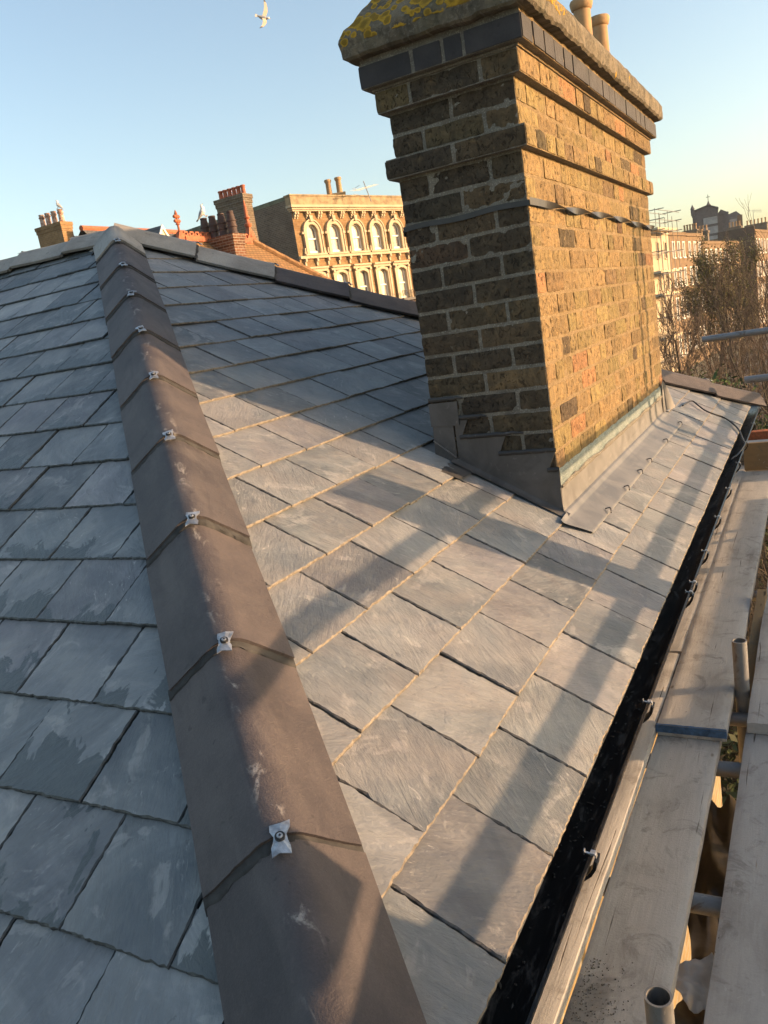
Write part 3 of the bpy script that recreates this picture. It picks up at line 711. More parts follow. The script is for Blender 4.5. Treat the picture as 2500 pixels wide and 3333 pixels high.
# stepped flashing on the short face
def zr(x): return -x*math.tan(TH)
mb = MB(); yf = YC-.0075
def prism_y(poly, y, th, **k): mb.slab([(x, y, z) for x, z in poly], (0, -1, 0), th, **k)
prism_y([(XC+.007, zr(XC)-.01), (XC+.007, .376), (-.391, .373), (-.3585, .443), (-.559, .446), (-.528, .512), (-.694, .513), (-.662, .578), (-.712, .583), (-.716, zr(-.716)-.01)], yf, .003)
mb.slab([(-.718, yf-.004, zr(-.718)), (-.718, yf-.004, .57), (-.797, yf-.004, .57), (-.803, yf-.004, zr(-.803))], (0, -1, 0), .003)
mb.slab([(-.692, yf-.0075, .562), (-.690, yf-.0075, .648), (-.80, yf-.0075, .648), (-.802, yf-.0075, .566)], (0, -1, 0), .004)
for xa, xb, z, tpr in ((-.560, -.356, .449, .9), (-.697, -.462, .518, .45), (-.70, -.588, .588, .4), (-.392, -.352, .380, .9), (-.80, -.668, .660, .4)):   # turned-in lead lips and wedges
    N = 12
    def lip(u_, v_):
        q = v_; taper = 1 if q < .62 else 1-(1-tpr)*(q-.62)/.38; a = u_*2*math.pi
        p = Vector((xa+(xb-xa)*q, yf-.002+.0055*math.cos(a)*taper, z+.008*math.sin(a)*taper+.0035*nz((q*5, xa, 0), 2))); return p, p
    mb.grid(lip, 10, N, mi=1); 
# weld bead on the gutter corner, little beads in a row
for i in range(17):
    q = i/16; mb.lathe((-.798+.076*q, yf-.009, .512-.062*q), [(.0005, -.0035), (.0032, -.001), (.0035, .001), (.0005, .0035)], 6, (1, 0, -.8), mi=2)
# foot of the flashing dressed on to the slates
def foot(u_, v_):
    x = -.345-.40*u_; d = v_*.030; h = .019+.012*(1-v_)**2+.0012*nz((u_*9, v_, 0), 3); p = Vector((x+h*sn, YC-.006-d, zr(x)+h*ct)); return p, p
mb.grid(foot, 24, 4)
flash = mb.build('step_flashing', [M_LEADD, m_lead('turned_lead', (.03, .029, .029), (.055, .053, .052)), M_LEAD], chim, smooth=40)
# back gutter lead reaching out past the uphill corner
mb = MB()
def bgut(u_, v_):
    e_ = 1.965+.24*u_; v0_ = .772+.26*v_; h = .0185-.0150*min(1, v_*1.25)+.0016*nz((u_*4, v_*4, 0), 2)
    p = PR(e_, v0_-.02*u_*(1-v_), h); return p, p
mb.grid(bgut, 16, 14)
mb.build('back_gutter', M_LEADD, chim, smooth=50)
# apron along the downhill face
mb = MB(); prof = [(XC+.005, .316), (XC+.0065, .26), (XC+.009, .232), (-.342, zr(-.342)+.034), (-.330, zr(-.330)+.0245), (-.315, zr(-.315)+.0225), (-.285, zr(-.285)+.0215), (-.252, zr(-.252)+.0185), (-.2505, zr(-.2505)+.0155)]
def apron(u_, v_):
    i = u_*(len(prof)-1); i0 = min(len(prof)-2, int(i)); f_ = i-i0; x = prof[i0][0]*(1-f_)+prof[i0+1][0]*f_; z = prof[i0][1]*(1-f_)+prof[i0+1][1]*f_
    dn = (x+.334)/.082
    ya = YC-.011 if x < -.341 else 2.022+.058*max(0, dn)
    y = ya+(4.25-.04*max(0, dn)-ya)*v_
    wv = .0016*nz((x*4, y, 0), 2.2)+.0008*nz((x, y, 0), 9)
    zt = z+(.003*nz((y, 0, 0), 6) if u_ < .02 else 0)
    return Vector((x+wv, y, zt+wv)), (x, y, z)
mb.grid(apron, 32, 90)
# folded end and its turned corner
mb.slab([(XC+.012, 4.215, zr(XC)+.02), (XC+.014, 4.21, .385), (XC+.014, 4.262, .40), (XC+.02, 4.30, zr(XC)+.03)], (1, 0, 0), .004)
mb.slab([(XC+.018, 4.25, .40), (XC+.03, 4.285, .36), (XC+.06, 4.33, zr(XC-.02)+.02), (XC+.025, 4.27, zr(XC)+.03)], (.9, .4, 0), .003)
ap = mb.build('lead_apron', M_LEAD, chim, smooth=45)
for y_ in (2.34, 2.675, 2.965, 3.19, 3.655, 4.16):
    mb = MB(); c = Vector((-.262, y_, zr(-.262)+.024)); sv = Vector((ct, 0, -sn)); nv = Vector((sn, 0, ct))
    mb.path([c+sv*(.022*q)+nv*(.003+.006*math.sin(q*3.1))+Vector((0, -.034*q+.018*math.sin(q*2.6), 0)) for q in [i/8 for i in range(-2, 9)]], .0028, 6)
    mb.build('lead_clip', M_LEADD, ap, smooth=60)
# blue-grey stained course and pale fillet above the apron
M_STN = m_mortar('lead_stained_render', (.13, .165, .165), (.23, .26, .245))
mb = MB()
def strip(u_, v_):
    y = YC+.002+(CL-.004)*v_; zt = .378+.004*nz((y, 0, 0), 14); zbm = .320+.012*nz((y, 3, 0), 5)+.006*nz((y, 1, 0), 22)
    z = zt+(zbm-zt)*u_; p = Vector((XC+.0055+.0022*nz((0, y, z), 26)-.004*(u_ < .02), y, z)); return p, p
mb.grid(strip, 6, 180)
mb2 = MB()
def fil(u_, v_):
    y = YC+.004+(CL-.01)*v_; zt = .327+.010*nz((y, 3, 0), 5)+.006*nz((y, 1, 0), 22); zb_ = .311+.004*nz((y, 8, 0), 11)
    p = Vector((XC+.0085+.0035*math.sin(u_*math.pi)+.0025*nz((0, y, u_), 30), y, zt+(zb_-zt)*u_)); return p, p
mb.build('stained_band', M_STN, chim, smooth=60); mb2.grid(fil, 5, 180); mb2.build('mortar_fillet', M_MORT, chim, smooth=60)
# banding strap: flat on the short face, twisting loose along the long one
mb = MB()
def band(P, n=2):
    N = len(P)
    vs = [q for a, b in P for q in (a, b)]; mb.add(vs, [(2*i, 2*i+2, 2*i+3, 2*i+1) for i in range(N-1)])
P = []
for i in range(14): 
    x = X0-.004+(CW+.010)*i/13; z = 1.252+.003*math.sin(i*.8); y = YC-.0065-.001*math.sin(i*1.3); P.append((Vector((x, y, z-.0085)), Vector((x, y, z+.0085))))
band(P); P = []
for i in range(140):
    q = i/139; y = YC-.006+q*(CL+.012); a = max(0, (q-.06))*math.pi*5.6; z = 1.2535-.010*q-.004*math.sin(q*9)
    c = Vector((XC+.0165-.008*math.exp(-q*30), y, z)); d = Vector((math.sin(a)*.9, 0, math.cos(a)))*.0115; P.append((c-d, c+d))
band(P); P = []
for y in (YC+CL+.006,): P = [(Vector((x, y, 1.23)), Vector((x, y, 1.252))) for x in (X1+.006, X0-.006)]
band(P); P = [(Vector((X0-.006, y, 1.23)), Vector((X0-.006, y, 1.252))) for y in (YC+CL+.006, YC-.006)]; band(P)
mb.build('strap_band', M_BAND, chim, smooth=50)
# ================================================================== scaffold and what lies on it
scaf = thing('scaffold', (.6, 2.2, -9), 'galvanised tube scaffold standing beside the gutter, its tube ends rising between the boards', 'scaffold')
def tubeobj(name, p0, p1, r=.0242):
    mb = MB(); mb.pipe(p0, p1, r, .0042, 28); return mb.build(name, M_GALV, scaf, smooth=40)
def coupler(p, ax):
    mb = MB(); ax = Vector(ax); mb.lathe(Vector(p)-ax*.024, [(.027, 0), (.031, .004), (.031, .044), (.027, .048)], 18, ax)
    o = ax.orthogonal().normalized(); q = Vector(p)+o*.04; mb.box(q, (.03, .03, .03)); mb.lathe(q, [(.011, 0), (.011, .045)], 6, o.cross(ax)); mb.lathe(q, [(.006, .03), (.006, .065)], 8, o.cross(ax))
    return mb.build('coupler', M_GALV, scaf, smooth=40)
for x, y, zt in ((.155, .66, -.262), (.166, 2.245, -.285)): tubeobj('standard', (x, y, -9), (x+.0, y, zt))
for y in (-.9, 1.26, 1.878, 2.20, 3.4, 4.6, 5.8): tubeobj('transom', (-.27, y, -.564), (1.25, y+.02, -.564))
for x in (-.02, 1.05): tubeobj('ledger', (x if x > .5 else .155+.052, -2., -.615), (x if x > .5 else .155+.052, 7.2, -.615))
for y in (-1.4, 4.36, 4.53, 7.0): tubeobj('standard', (1.05+.05, y, -9), (1.05+.05, y, 1.65))
tubeobj('standard', (1.10, 2.24, -9), (1.10, 2.24, .80))
mb = MB(); mb.box((1.02, 2.238, .18), (.038, .235, 1.36)); mb.build('upright_board', M_BOARD, scaf)  # unseen board added to cast the broad shadow band on the slates
for z in (.273, .656): tubeobj('guard_rail', (1.05, -2., z), (1.05, 7.2, z))
for y, z in ((4.36, .273), (4.36, .656)): coupler((1.05, y, z), (0, 1, 0))
tubeobj('brace', (1.15, 3.3, -.60), (1.15, 5.0, .45))
# two tubes that end in the air past the far corner
tubeobj('guard_rail', (-.36, 6.32, .463), (1.3, 6.15, .50)); tubeobj('guard_rail', (-.012, 5.47, .214), (1.3, 5.36, .255))
# unseen panel added to shade the near slates, slit for a sun streak
mb = MB(); mb.box((1.085, -.05, -.06), (.018, 1.66, .86)); mb.box((1.085, -.05, .57), (.018, 1.66, .34)); mb.build('infill_panel', M_BOARDL, scaf)
mb = MB(); mb.box((1.02, 2.9, -.375), (.038, 4.5, .225)); mb.build('edge_board', M_BOARD, scaf)

def board(x0, x1, y0, y1, zt, label, band0=False, band1=False, seed=1, tilt=0., group='scaffold boards laid along the gutter'):
    rg = random.Random(seed); th = .038; mb = MB(); NYs = max(20, int((y1-y0)/.03)); NX_ = 14; oy = 0 if seed == 5 else rg.uniform(0, 30)
    cup = rg.uniform(-.003, .002)
    def edge(v, side): return .0025*nz((side*9, v*3, seed), 1.1)+.0012*nz((side*5, v*14, seed), 1.)
    prof = []
    for i in range(NX_+1): prof.append((i/NX_, 1))
    def top(u_, v_):
        y = y0+(y1-y0)*v_; x = x0+(x1-x0)*u_+(edge(y, 1) if u_ == 0 else edge(y, 2) if u_ == 1 else 0)
        z = zt+cup*(1-(2*u_-1)**2)+.0012*nz((x*8, y*1.2, seed), 3)-(.004 if u_ in (0, 1) else 0)+tilt*(v_-.5)
        return Vector((x, y, z)), (x, y+oy, 0)
    vs = []; lc = []; n = NX_+1
    for j in range(NYs+1):
        for i in range(n): a, b = top(i/NX_, j/NYs); vs.append(a); lc.append(b)
        for i in (NX_, 0): a, b = top(i/NX_, j/NYs); vs.append(a-Vector((0, 0, th-.004))); lc.append((b[0], b[1], .04))
    m_ = n+2; fs = []
    for j in range(NYs):
        for i in range(m_): A = j*m_+i; B = j*m_+(i+1) % m_; fs.append((A, B, B+m_, A+m_))
    fs.append(tuple(range(m_-1, -1, -1))); fs.append(tuple(range(NYs*m_, NYs*m_+m_)))
    mb.add(vs, fs, t=(rg.random(), 1. if seed == 5 else 0, 0, 1), loc=lc)
    o = thing('scaffold_board', (x0, y0, zt-th), label, 'scaffold board', group)
    mb.build('plank', M_BOARD, o, smooth=30)
    for flag, yy, sg in ((band0, y0, 1), (band1, y1, -1)):
        if not flag: continue
        mb = MB(); e = .003
        def bd(u_, v_):
            i = u_*4; pth = [(x0-e, zt-.024), (x0-e, zt+.0015), (x1+e, zt+.0015), (x1+e, zt-.024)]
            q = min(2.999, u_*3); i0 = int(q); f_ = q-i0; a, b = pth[i0], pth[i0+1]
            x = a[0]+(b[0]-a[0])*f_; z = a[1]+(b[1]-a[1])*f_; y = yy-sg*.002+sg*.009*v_
            return Vector((x, y+.002*nz((x*9, 0, seed), 3), z+.0012*nz((x*20, v_, 0), 2))), (x, y, z)
        mb.grid(bd, 30, 3); mb.slab([(x0-e, yy-sg*.0035, zt-.024), (x1+e, yy-sg*.0035, zt-.026), (x1+e, yy-sg*.0035, zt), (x0-e, yy-sg*.0035, zt)], (0, -sg, 0), .0015)
        mb.build('end_band', M_BLUEP, o)
    return o
board(-.298, -.074, -1.6, 2.5, -.462, 'innermost scaffold board, mostly hidden beneath the black gutter, its edge catching sun', seed=3)
board(-.298, -.060, 2.52, 5.9, -.462, 'narrow-looking inner board under the far half of the gutter', seed=4)
board(-.072, .121, -1.6, 2.20, -.5, 'grey scaffold board strewn with grit, lying next to the gutter in the foreground', seed=5)
board(-.07, .140, 1.935, 5.62, -.460, 'scaffold board with a blue metal end band, lapped over the gritty board', band0=True, seed=6)
board(.192, .418, -1.6, 2.062, -.5, 'wide grey board at the lower right corner of the picture, past the open slot', seed=8)
board(.197, .42, 2.0, 5.6, -.4585, 'outer scaffold board beside the far standing tube, its end lapped on another board', seed=9)
board(.45, .675, -1.6, 5.6, -.5, 'scaffold board on the outer side of the platform', seed=10)
board(.70, .925, -1.6, 5.6, -.5, 'outermost scaffold board beneath the guard rails', seed=12)
# toe board on edge across the far end
t = thing('toe_board', (.05, 5.665, -.461), 'timber toe board standing on edge across the far end of the scaffold', 'board')
mb = MB(); roundbox(mb, (.50, 5.665, -.361), (1.12, .036, .20), (14, 2, 4), .003, .0012, t=(.4, 0, 0, 1)); mb.l = [(p[2], p[0], 0) for p in mb.v]; mb.build('plank', m_wood('brown_timber', (.17, .115, .060), (.30, .22, .125), .3), t)
# spare slates stacked behind it on the platform, on two boards
mb = MB(); rg = random.Random(3)
board(-.25, 1.0, 5.72, 6.75, -.47, 'board deck under the stacked spare slates past the toe board', seed=15)
t = thing('slate_stack', (.3, 6.15, -.47), 'stack of spare dark slates behind the toe board past the gutter end', 'slates')
for a in range(3):
    for b in range(11):
        mb.box((-.02+.29*a+rg.uniform(-.01, .01), 6.12+rg.uniform(-.012, .012), -.466+.0085*b), (.255, .50, .0075), Matrix.Rotation(rg.uniform(-.03, .03), 3, 'Z'), t=(rg.random(), 0, 0, 1))
mb.build('stacked_slates', MS, t)
t = thing('brick_row', (.3, 6.55, -.47), 'row of loose red bricks laid behind the stack of spare slates', 'bricks'); mb = MB()
for i in range(5):
    roundbox(mb, (-.06+.235*i, 6.54+rg.uniform(-.01, .01), -.435+.0), (.215, .1025, .065), (4, 2, 2), .005, .002, t=(.34, .10, .05, .1))
    roundbox(mb, (-.02+.235*i, 6.55+rg.uniform(-.01, .01), -.367+.0), (.215, .1025, .065), (4, 2, 2), .005, .002, t=(.36, .11, .05, .1))
mb.build('bricks', M_BRICK, t)
# batten wedged upright in the slot beside the far tube
t = thing('timber_batten', (.19, 2.7, -.9), 'brown timber batten wedged in the slot beside the far standing tube', 'timber')
mb = MB(); p = Matrix.Rotation(R(11), 3, 'X') @ Matrix.Rotation(R(-2), 3, 'Z'); mb.box((.172, 2.70, -.53), (.036, .86, .05), p, t=(.2, 0, 0, 1)); mb.build('stick', bpy.data.materials['brown_timber'], t)
# rubbish caught under the slot between the boards
def crumple(name, label, cat, c, sx, sy, amp, mat, seed, rot=0., curl=0., th=.002):
    mb = MB(); m_ = Matrix.Rotation(rot, 3, 'Z')
    def f(u_, v_):
        x, y = (u_-.5)*sx, (v_-.5)*sy; e = 1-.25*abs(nz((u_*3, v_*3, seed), 1.3))
        z = amp*(nz((u_*2.4, v_*2.4, seed), 1)+.5*nz((u_*6, v_*6, seed), 1))+curl*(2*u_-1)**2*sx
        p = Vector(c)+m_ @ Vector((x*e, y*e, z)); return p, (x, y, z)
    mb.grid(f, 24, 24)
    def g(u_, v_): p, l = f(u_, v_); return p-Vector((0, 0, th)), l
    mb.grid(g, 24, 24); return tag(mb.build(name, mat, smooth=35), label, cat)
crumple('crumpled_paper', 'crumpled off-white paper bag caught below the slot between two boards', 'litter', (.158, 1.06, -.605), .13, .14, .025, m_plain('paper', (.62, .57, .49), .8, 0, .12, 9), 4, .6, .10)
crumple('plastic_sheet', 'dark grey plastic flap hanging under the slot near the foreground tube', 'litter', (.145, .93, -.66), .13, .24, .02, m_plain('grey_plastic', (.11, .10, .09), .5, 0, .2, 12), 9, -.3, .12)
crumple('clear_wrap', 'torn plastic wrap enlarged and darkened as shade in the slot past the paper bag', 'litter', (.16, 1.60, -.86), .26, 1.15, .04, m_plain('smoky_plastic', (.035, .031, .026), .3, 0, .5, 10), 13, .2, .05)  # wrap made larger and darker to stand for shade in the slot
crumple('blue_tarpaulin', 'piece of blue tarpaulin hanging past the outer board edge', 'tarpaulin', (.47, 3.0, -.62), .30, .75, .04, m_plain('blue_sheet', (.03, .14, .26), .5, 0, .25, 6), 21, .1, .05)
# grit on the near board, too much to count
rg = random.Random(77); mb = MB()
for i in range(1500):
    q = rg.random()**2.0; x = -.055+.10*q+rg.gauss(0, .006); y = rg.choice([rg.uniform(.25, .95), rg.gauss(.62, .12)])
    if x < -.070 or x > .12: continue
    s_ = rg.uniform(.0006, .0021)*(1.3 if rg.random() < .12 else 1); g = rg.uniform(.10, .30)
    mb.lathe((x, y, -.4995+s_*.3), [(s_*.5, -s_*.6), (s_, 0), (s_*.55, s_*.7)], 5, (rg.uniform(-.4, .4), rg.uniform(-.4, .4), 1), t=(g, g*.92, g*.8, 1))
tag(mb.build('grit', M_TINT), None, None, None, 'stuff')
# cable on the slates
cpts = [(-.31, 4.62, 0), (-.30, 4.80, 0), (-.286, 4.878, 0), (-.252, 4.829, 0), (-.201, 4.755, 0), (-.155, 4.757, 0), (-.111, 4.780, 0), (-.072, 4.755, 0), (-.029, 4.68, 0), (.0, 4.59, 1)]
P = [Vector((x+.02*sn, y, zr(x)+.024)) for x, y, _ in cpts]+[Vector((.042, 4.40, .004)), Vector((.060, 4.30, .005)), Vector((.058, 4.17, .003)), Vector((.040, 4.04, -.008)), Vector((.018, 3.97, -.012)), Vector((.004, 3.955, -.035))]
def cr(P, n=10):
    out = []; Q = [P[0]]+P+[P[-1]]
    for i in range(1, len(Q)-2):
        for k in range(n):
            t = k/n; a, b, c, d = Q[i-1:i+3]; out.append(.5*((2*b)+(c-a)*t+(2*a-5*b+4*c-d)*t*t+(3*b-a-3*c+d)*t**3))
    return out+[P[-1]]
mb = MB(); mb.path(cr(P), .0048, 8); tag(mb.build('cable', M_BLACK, smooth=60), 'thin black cable snaking over the slates from the chimney into the gutter', 'cable')
# ================================================================== surroundings
def at(az, el, D):
    a = R(az); return Vector((CAM.x+D*math.sin(a), CAM.y+D*math.cos(a), CAM.z+D*math.tan(R(el))))
GZ = -9.
t = NT('ground_earth', rough=.95); L = t.attr('loc'); n = t.noise(L, .25, 6, .65)
MG = t.out(t.mix(t.sstep(n, .35, .65), (.06, .065, .03), (.10, .085, .06)), .95)
mb = MB(); mb.add([(-1500,-1500,GZ), (1500,-1500,GZ), (1500,1500,GZ), (-1500,1500,GZ)], [(0,1,2,3)]); tag(mb.build('ground', MG), kind='structure')
MP = m_wall('yellow_paving', (.42, .32, .14), (.33, .25, .11), (.16, .14, .10), .215, .105, .012)
mb = MB(); mb.add([(-1,-6,GZ+.004), (6,-6,GZ+.004), (6,9,GZ+.004), (-1,9,GZ+.004)], [(0,1,2,3)], loc=[(-1,-6,0),(6,-6,0),(6,9,0),(-1,9,0)]); tag(mb.build('paving', MP), kind='structure')
MR = m_plain('asphalt', (.05, .05, .05), .9, 0, .2, 3)
mb = MB(); mb.add([(-10.5,30,GZ+.005), (-1.5,30,GZ+.005), (6,220,GZ+.005), (-3,220,GZ+.005)], [(0,1,2,3)]); tag(mb.build('road', MR), kind='structure')

M_YELL = m_wall('warm_stock_wall', (.32, .195, .09), (.25, .145, .065), (.29, .21, .125))
M_SOOT = m_wall('sooty_stock_wall', (.19, .145, .10), (.135, .105, .075), (.24, .205, .16))
M_BROWN = m_wall('brown_brick_wall', (.24, .155, .085), (.19, .12, .066), (.24, .19, .13))
M_STUC = m_plain('cream_stucco', (.42, .34, .23), .8, 0, .08, 2)
M_WHITE = m_plain('white_paint', (.76, .73, .66), .6, 0, .05, 4)
M_GLS = m_glass(); M_GLD = m_glass('dark_glass', (.10, .10, .10))
M_ROOFT = m_tiles('clay_tiles', (.30, .165, .07), (.22, .125, .055), .17, .11, (.13, .105, .05))
M_SLT = m_tiles('far_slates', (.095, .10, .105), (.13, .13, .135), .25, .2)
M_REDPOT = m_plain('red_clay_pot', (.38, .11, .055), .75, 0, .25, 7)
M_BRPOT = m_plain('brown_clay_pot', (.050, .026, .021), .7, 0, .35, 6)

def lwall(mb, P, u, n, s0, s1, z0, z1, holes=(), d=0., mi=0):
    """wall panel in a facade frame with rectangular openings (s0,s1,z0,z1)"""
    ss = sorted({s0, s1, *[h[0] for h in holes], *[h[1] for h in holes]}); zs = sorted({z0, z1, *[h[2] for h in holes], *[h[3] for h in holes]})
    P = Vector((P[0], P[1], 0)); vs = []; lc = []; fs = []; ix = {}
    for i, s in enumerate(ss):
        for j, z in enumerate(zs): ix[i, j] = len(vs); vs.append(P+u*s+n*d+Vector((0, 0, z))); lc.append((s, z, 0))
    for i in range(len(ss)-1):
        for j in range(len(zs)-1):
            cs, cz = (ss[i]+ss[i+1])/2, (zs[j]+zs[j+1])/2
            if any(h[0] < cs < h[1] and h[2] < cz < h[3] for h in holes): continue
            fs.append((ix[i, j], ix[i+1, j], ix[i+1, j+1], ix[i, j+1]))
    mb.add(vs, fs, loc=lc, mi=mi)
def frame_az(az): a = R(az); u = Vector((math.sin(a), math.cos(a), 0)); return u, Vector((u.y, -u.x, 0))
def arch_outline(w, z0, zs, n=14, flat=False, rise=None):
    """closed outline of a round headed opening, half width w, from sill z0 to springing zs"""
    rise = w if rise is None else rise
    return [(-w, z0)]+[(-w*math.cos(math.pi*i/n), zs+rise*math.sin(math.pi*i/n)) for i in range(n+1)]+[(w, z0)]
def plate(mb, P, u, n, sc, pts, d0, d1, **k):
    P = Vector((P[0], P[1], 0)); N = len(pts)
    A = [P+u*(sc+s)+n*d1+Vector((0, 0, z)) for s, z in pts]; B = [p-n*(d1-d0) for p in A]
    mb.add(A+B, [tuple(range(N))[::-1], tuple(range(N, 2*N))]+[(i, (i+1) % N, N+(i+1) % N, N+i) for i in range(N)], loc=[(s+sc, z, 0) for s, z in pts]*2, **k)
def ringp(mb, P, u, n, sc, o, i_, d0, d1, **k):
    P = Vector((P[0], P[1], 0)); N = len(o); vs = []
    for d in (d1, d0):
        for pts in (o, i_): vs += [P+u*(sc+s)+n*d+Vector((0, 0, z)) for s, z in pts]
    fs = []
    for j in range(N-1):
        fs += [(j, j+1, N+j+1, N+j), (2*N+j, 3*N+j, 3*N+j+1, 2*N+j+1), (j, 2*N+j, 2*N+j+1, j+1), (N+j, N+j+1, 3*N+j+1, 3*N+j)]
    fs += [(0, N, 3*N, 2*N), (N-1, 3*N-1, 4*N-1, 2*N-1)]
    mb.add(vs, fs, **k)
def sash(mb, P, u, n, sc, w, z0, z1, zs=None, d=-.1):
    """two-light sash: stiles, rails and a meeting bar"""
    e = .055; zt = zs if zs is not None else z1
    for a, b in ((-w, -w+e), (w-e, w)): mb.obox(P, u, n, sc+a, sc+b, d-.05, d, z0, zt)
    mb.obox(P, u, n, sc-w+e, sc+w-e, d-.05, d, z0, z0+.09); m_ = (z0+z1)/2
    mb.obox(P, u, n, sc-w+e, sc+w-e, d-.06, d+.01, m_-.03, m_+.03)
    if zs is None: mb.obox(P, u, n, sc-w+e, sc+w-e, d-.05, d, z1-e, z1)
    else:
        o = [p for p in arch_outline(w, zs, zs)][1:-1]; i_ = [p for p in arch_outline(w-e, zs, zs)][1:-1]
        ringp(mb, P, u, n, sc, o, i_, d-.05, d)

# ------------------------------------------------------------------ tall brick house with round headed windows
P0 = Vector((-19.54, 30.64, 0)); u, n = frame_az(14.6)
bh = thing('brick_house', (P0.x, P0.y, GZ), 'flat topped yellow brick house with a row of five round headed white windows', 'house')
SW = [.98, 2.40, 3.85, 5.28, 6.70, 8.12, 9.54]; LEN = 11.; TOP = 7.2
holes = [(c-.36, c+.36, 4.72, 5.98) for c in SW]+[(c-.36, c+.36, 2.30, 3.90) for c in SW]+[(c-.36, c+.36, -.9, .9) for c in SW]
mb = MB(); lwall(mb, P0, u, n, 0, LEN, GZ, 6.75, holes); mb.build('wall', M_YELL, bh)
mb = MB(); q = P0.copy(); lwall(mb, q, -n, u, 0, 9.5, GZ, 7.05, d=0.)      # side wall runs back along -n
mb2 = MB(); lwall(mb2, P0+u*LEN, -n, u, 0, 9.5, GZ, 7.05); lwall(mb2, P0-n*9.5, u, n, 0, LEN, GZ, 7.05)
mb.v += []; mb.build('wall', M_SOOT, bh); mb2.build('wall', M_SOOT, bh)
mb = MB(); mb.obox(P0, u, n, .2, LEN-.2, -9.3, -.2, 6.8, 6.85); mb.build('roof', M_plain if False else m_plain('lead_roof', (.17, .18, .17), .7), bh)
mb = MB()
mb.obox(P0, u, n, -.02, LEN+.02, -.25, .10, 6.752, 7.16); mb.obox(P0, u, n, -.06, LEN+.05, -.28, .14, 7.162, 7.225)
mb.build('parapet', m_plain('stained_render', (.27, .20, .115), .9, 0, .35, 3), bh)
mb = MB(); mb.slab([P0-n*.25+Vector((0,0,7.05)), P0-n*9.5+Vector((0,0,7.05)), P0-n*9.5+Vector((0,0,7.30)), P0-n*.25+Vector((0,0,7.20))], -u, .25); mb.build('parapet', m_plain('green_stained_render', (.13, .14, .09), .9, 0, .3, 3), bh)
mb = MB()
for a, b, z0, z1 in ((.12, .20, 6.50, 6.56), (.12, .26, 6.563, 6.64), (.12, .34, 6.643, 6.748)): mb.obox(P0, u, n, -b+.1, LEN+b-.1, -.05, b, z0, z1)
cor = mb.build('cornice', M_STUC, bh)
c = .18
while c < LEN:
    mb = MB()
    for q in (-.075, .075):
        mb.obox(P0, u, n, c+q-.045, c+q+.045, .003, .17, 6.38, 6.498); mb.obox(P0, u, n, c+q-.04, c+q+.04, .003, .11, 6.28, 6.378); mb.obox(P0, u, n, c+q-.035, c+q+.035, .003, .06, 6.21, 6.278)
    mb.build('bracket', M_STUC, cor); c += .715
for c in SW:
    mb = MB(); o = arch_outline(.53, 4.70, 5.62); i_ = arch_outline(.37, 4.70, 5.62)
    ringp(mb, P0, u, n, c, o, i_, .002, .10); ringp(mb, P0, u, n, c, arch_outline(.56, 4.70, 5.62), arch_outline(.50, 4.70, 5.62), .002, .14)
    i2 = arch_outline(.37, 4.72, 5.62); ringp(mb, P0, u, n, c, i2, arch_outline(.345, 4.72, 5.62), -.2, .09)
    plate(mb, P0, u, n, c, [(-.07, 6.08), (-.10, 6.32), (.10, 6.32), (.07, 6.08)], .002, .18)
    for sg in (-1, 1):
        mb.obox(P0, u, n, c+sg*.56-.09, c+sg*.56+.09, .002, .13, 5.54, 5.64); plate(mb, P0, u, n, c+sg*.60, [(-.07, 4.70), (-.03, 4.95), (.03, 4.95), (.07, 4.70)] if sg < 0 else [(-.07, 4.70), (-.03, 4.95), (.03, 4.95), (.07, 4.70)], .003, .11)
    # spandrel filling the square opening round the arch
    for sg in (-1, 1):
        pts = [(sg*.36, 5.62), (sg*.36, 5.98), (0, 5.98)]+[(sg*.36*math.sin(math.pi/2*i/8), 5.62+.36*math.cos(math.pi/2*i/8)) for i in range(9)]
        plate(mb, P0, u, n, c, pts if sg > 0 else pts[::-1], -.1, -.001)
    wn = mb.build('window', M_STUC, bh)
    mb = MB(); sash(mb, P0, u, n, c, .345, 4.74, 5.96, 5.615, -.06); mb.build('sash', M_WHITE, wn)
    mb = MB(); plate(mb, P0, u, n, c, arch_outline(.34, 4.74, 5.615), -.12, -.105); mb.build('pane', M_GLS, wn)
    mb = MB(); mb.obox(P0, u, n, c-.66, c+.66, -.1, .17, 4.62, 4.70); mb.build('sill', M_STUC, wn)
for c in SW:
    for z0, z1 in ((2.30, 3.62), (-.9, .62)):
        mb = MB(); o = arch_outline(.56, z0, z1, rise=.30); i_ = arch_outline(.37, z0, z1, rise=.2); ringp(mb, P0, u, n, c, o, i_, .002, .09)
        ringp(mb, P0, u, n, c, arch_outline(.36, z0, z1, rise=.2), arch_outline(.34, z0, z1, rise=.19), -.2, .085)
        for a in (-.56, .44): mb.obox(P0, u, n, c+a, c+a+.12, .003, .12, z0, z1+.30)
        mb.obox(P0, u, n, c-.60, c+.60, .004, .18, z1+.42, z1+.50); mb.obox(P0, u, n, c-.60, c+.60, .003, .10, z1+.30, z1+.418)
        for a in (-.56, .44): mb.obox(P0, u, n, c+a, c+a+.12, .004, .18, z1+.20, z1+.30)
        pts = [(-.36, z1), (-.36, z1+.29), (.36, z1+.29), (.36, z1)]+[(.36*math.cos(math.pi*i/8), z1+.2*math.sin(math.pi*i/8)) for i in range(1, 8)]
        plate(mb, P0, u, n, c, pts, -.1, -.001)
        wn = mb.build('window', M_STUC, bh)
        mb = MB(); sash(mb, P0, u, n, c, .34, z0+.02, z1+.2, None, -.06); mb.build('sash', M_WHITE, wn)
        mb = MB(); plate(mb, P0, u, n, c, [(-.335, z0), (-.335, z1+.2), (.335, z1+.2), (.335, z0)], -.12, -.105); mb.build('pane', M_GLS, wn)
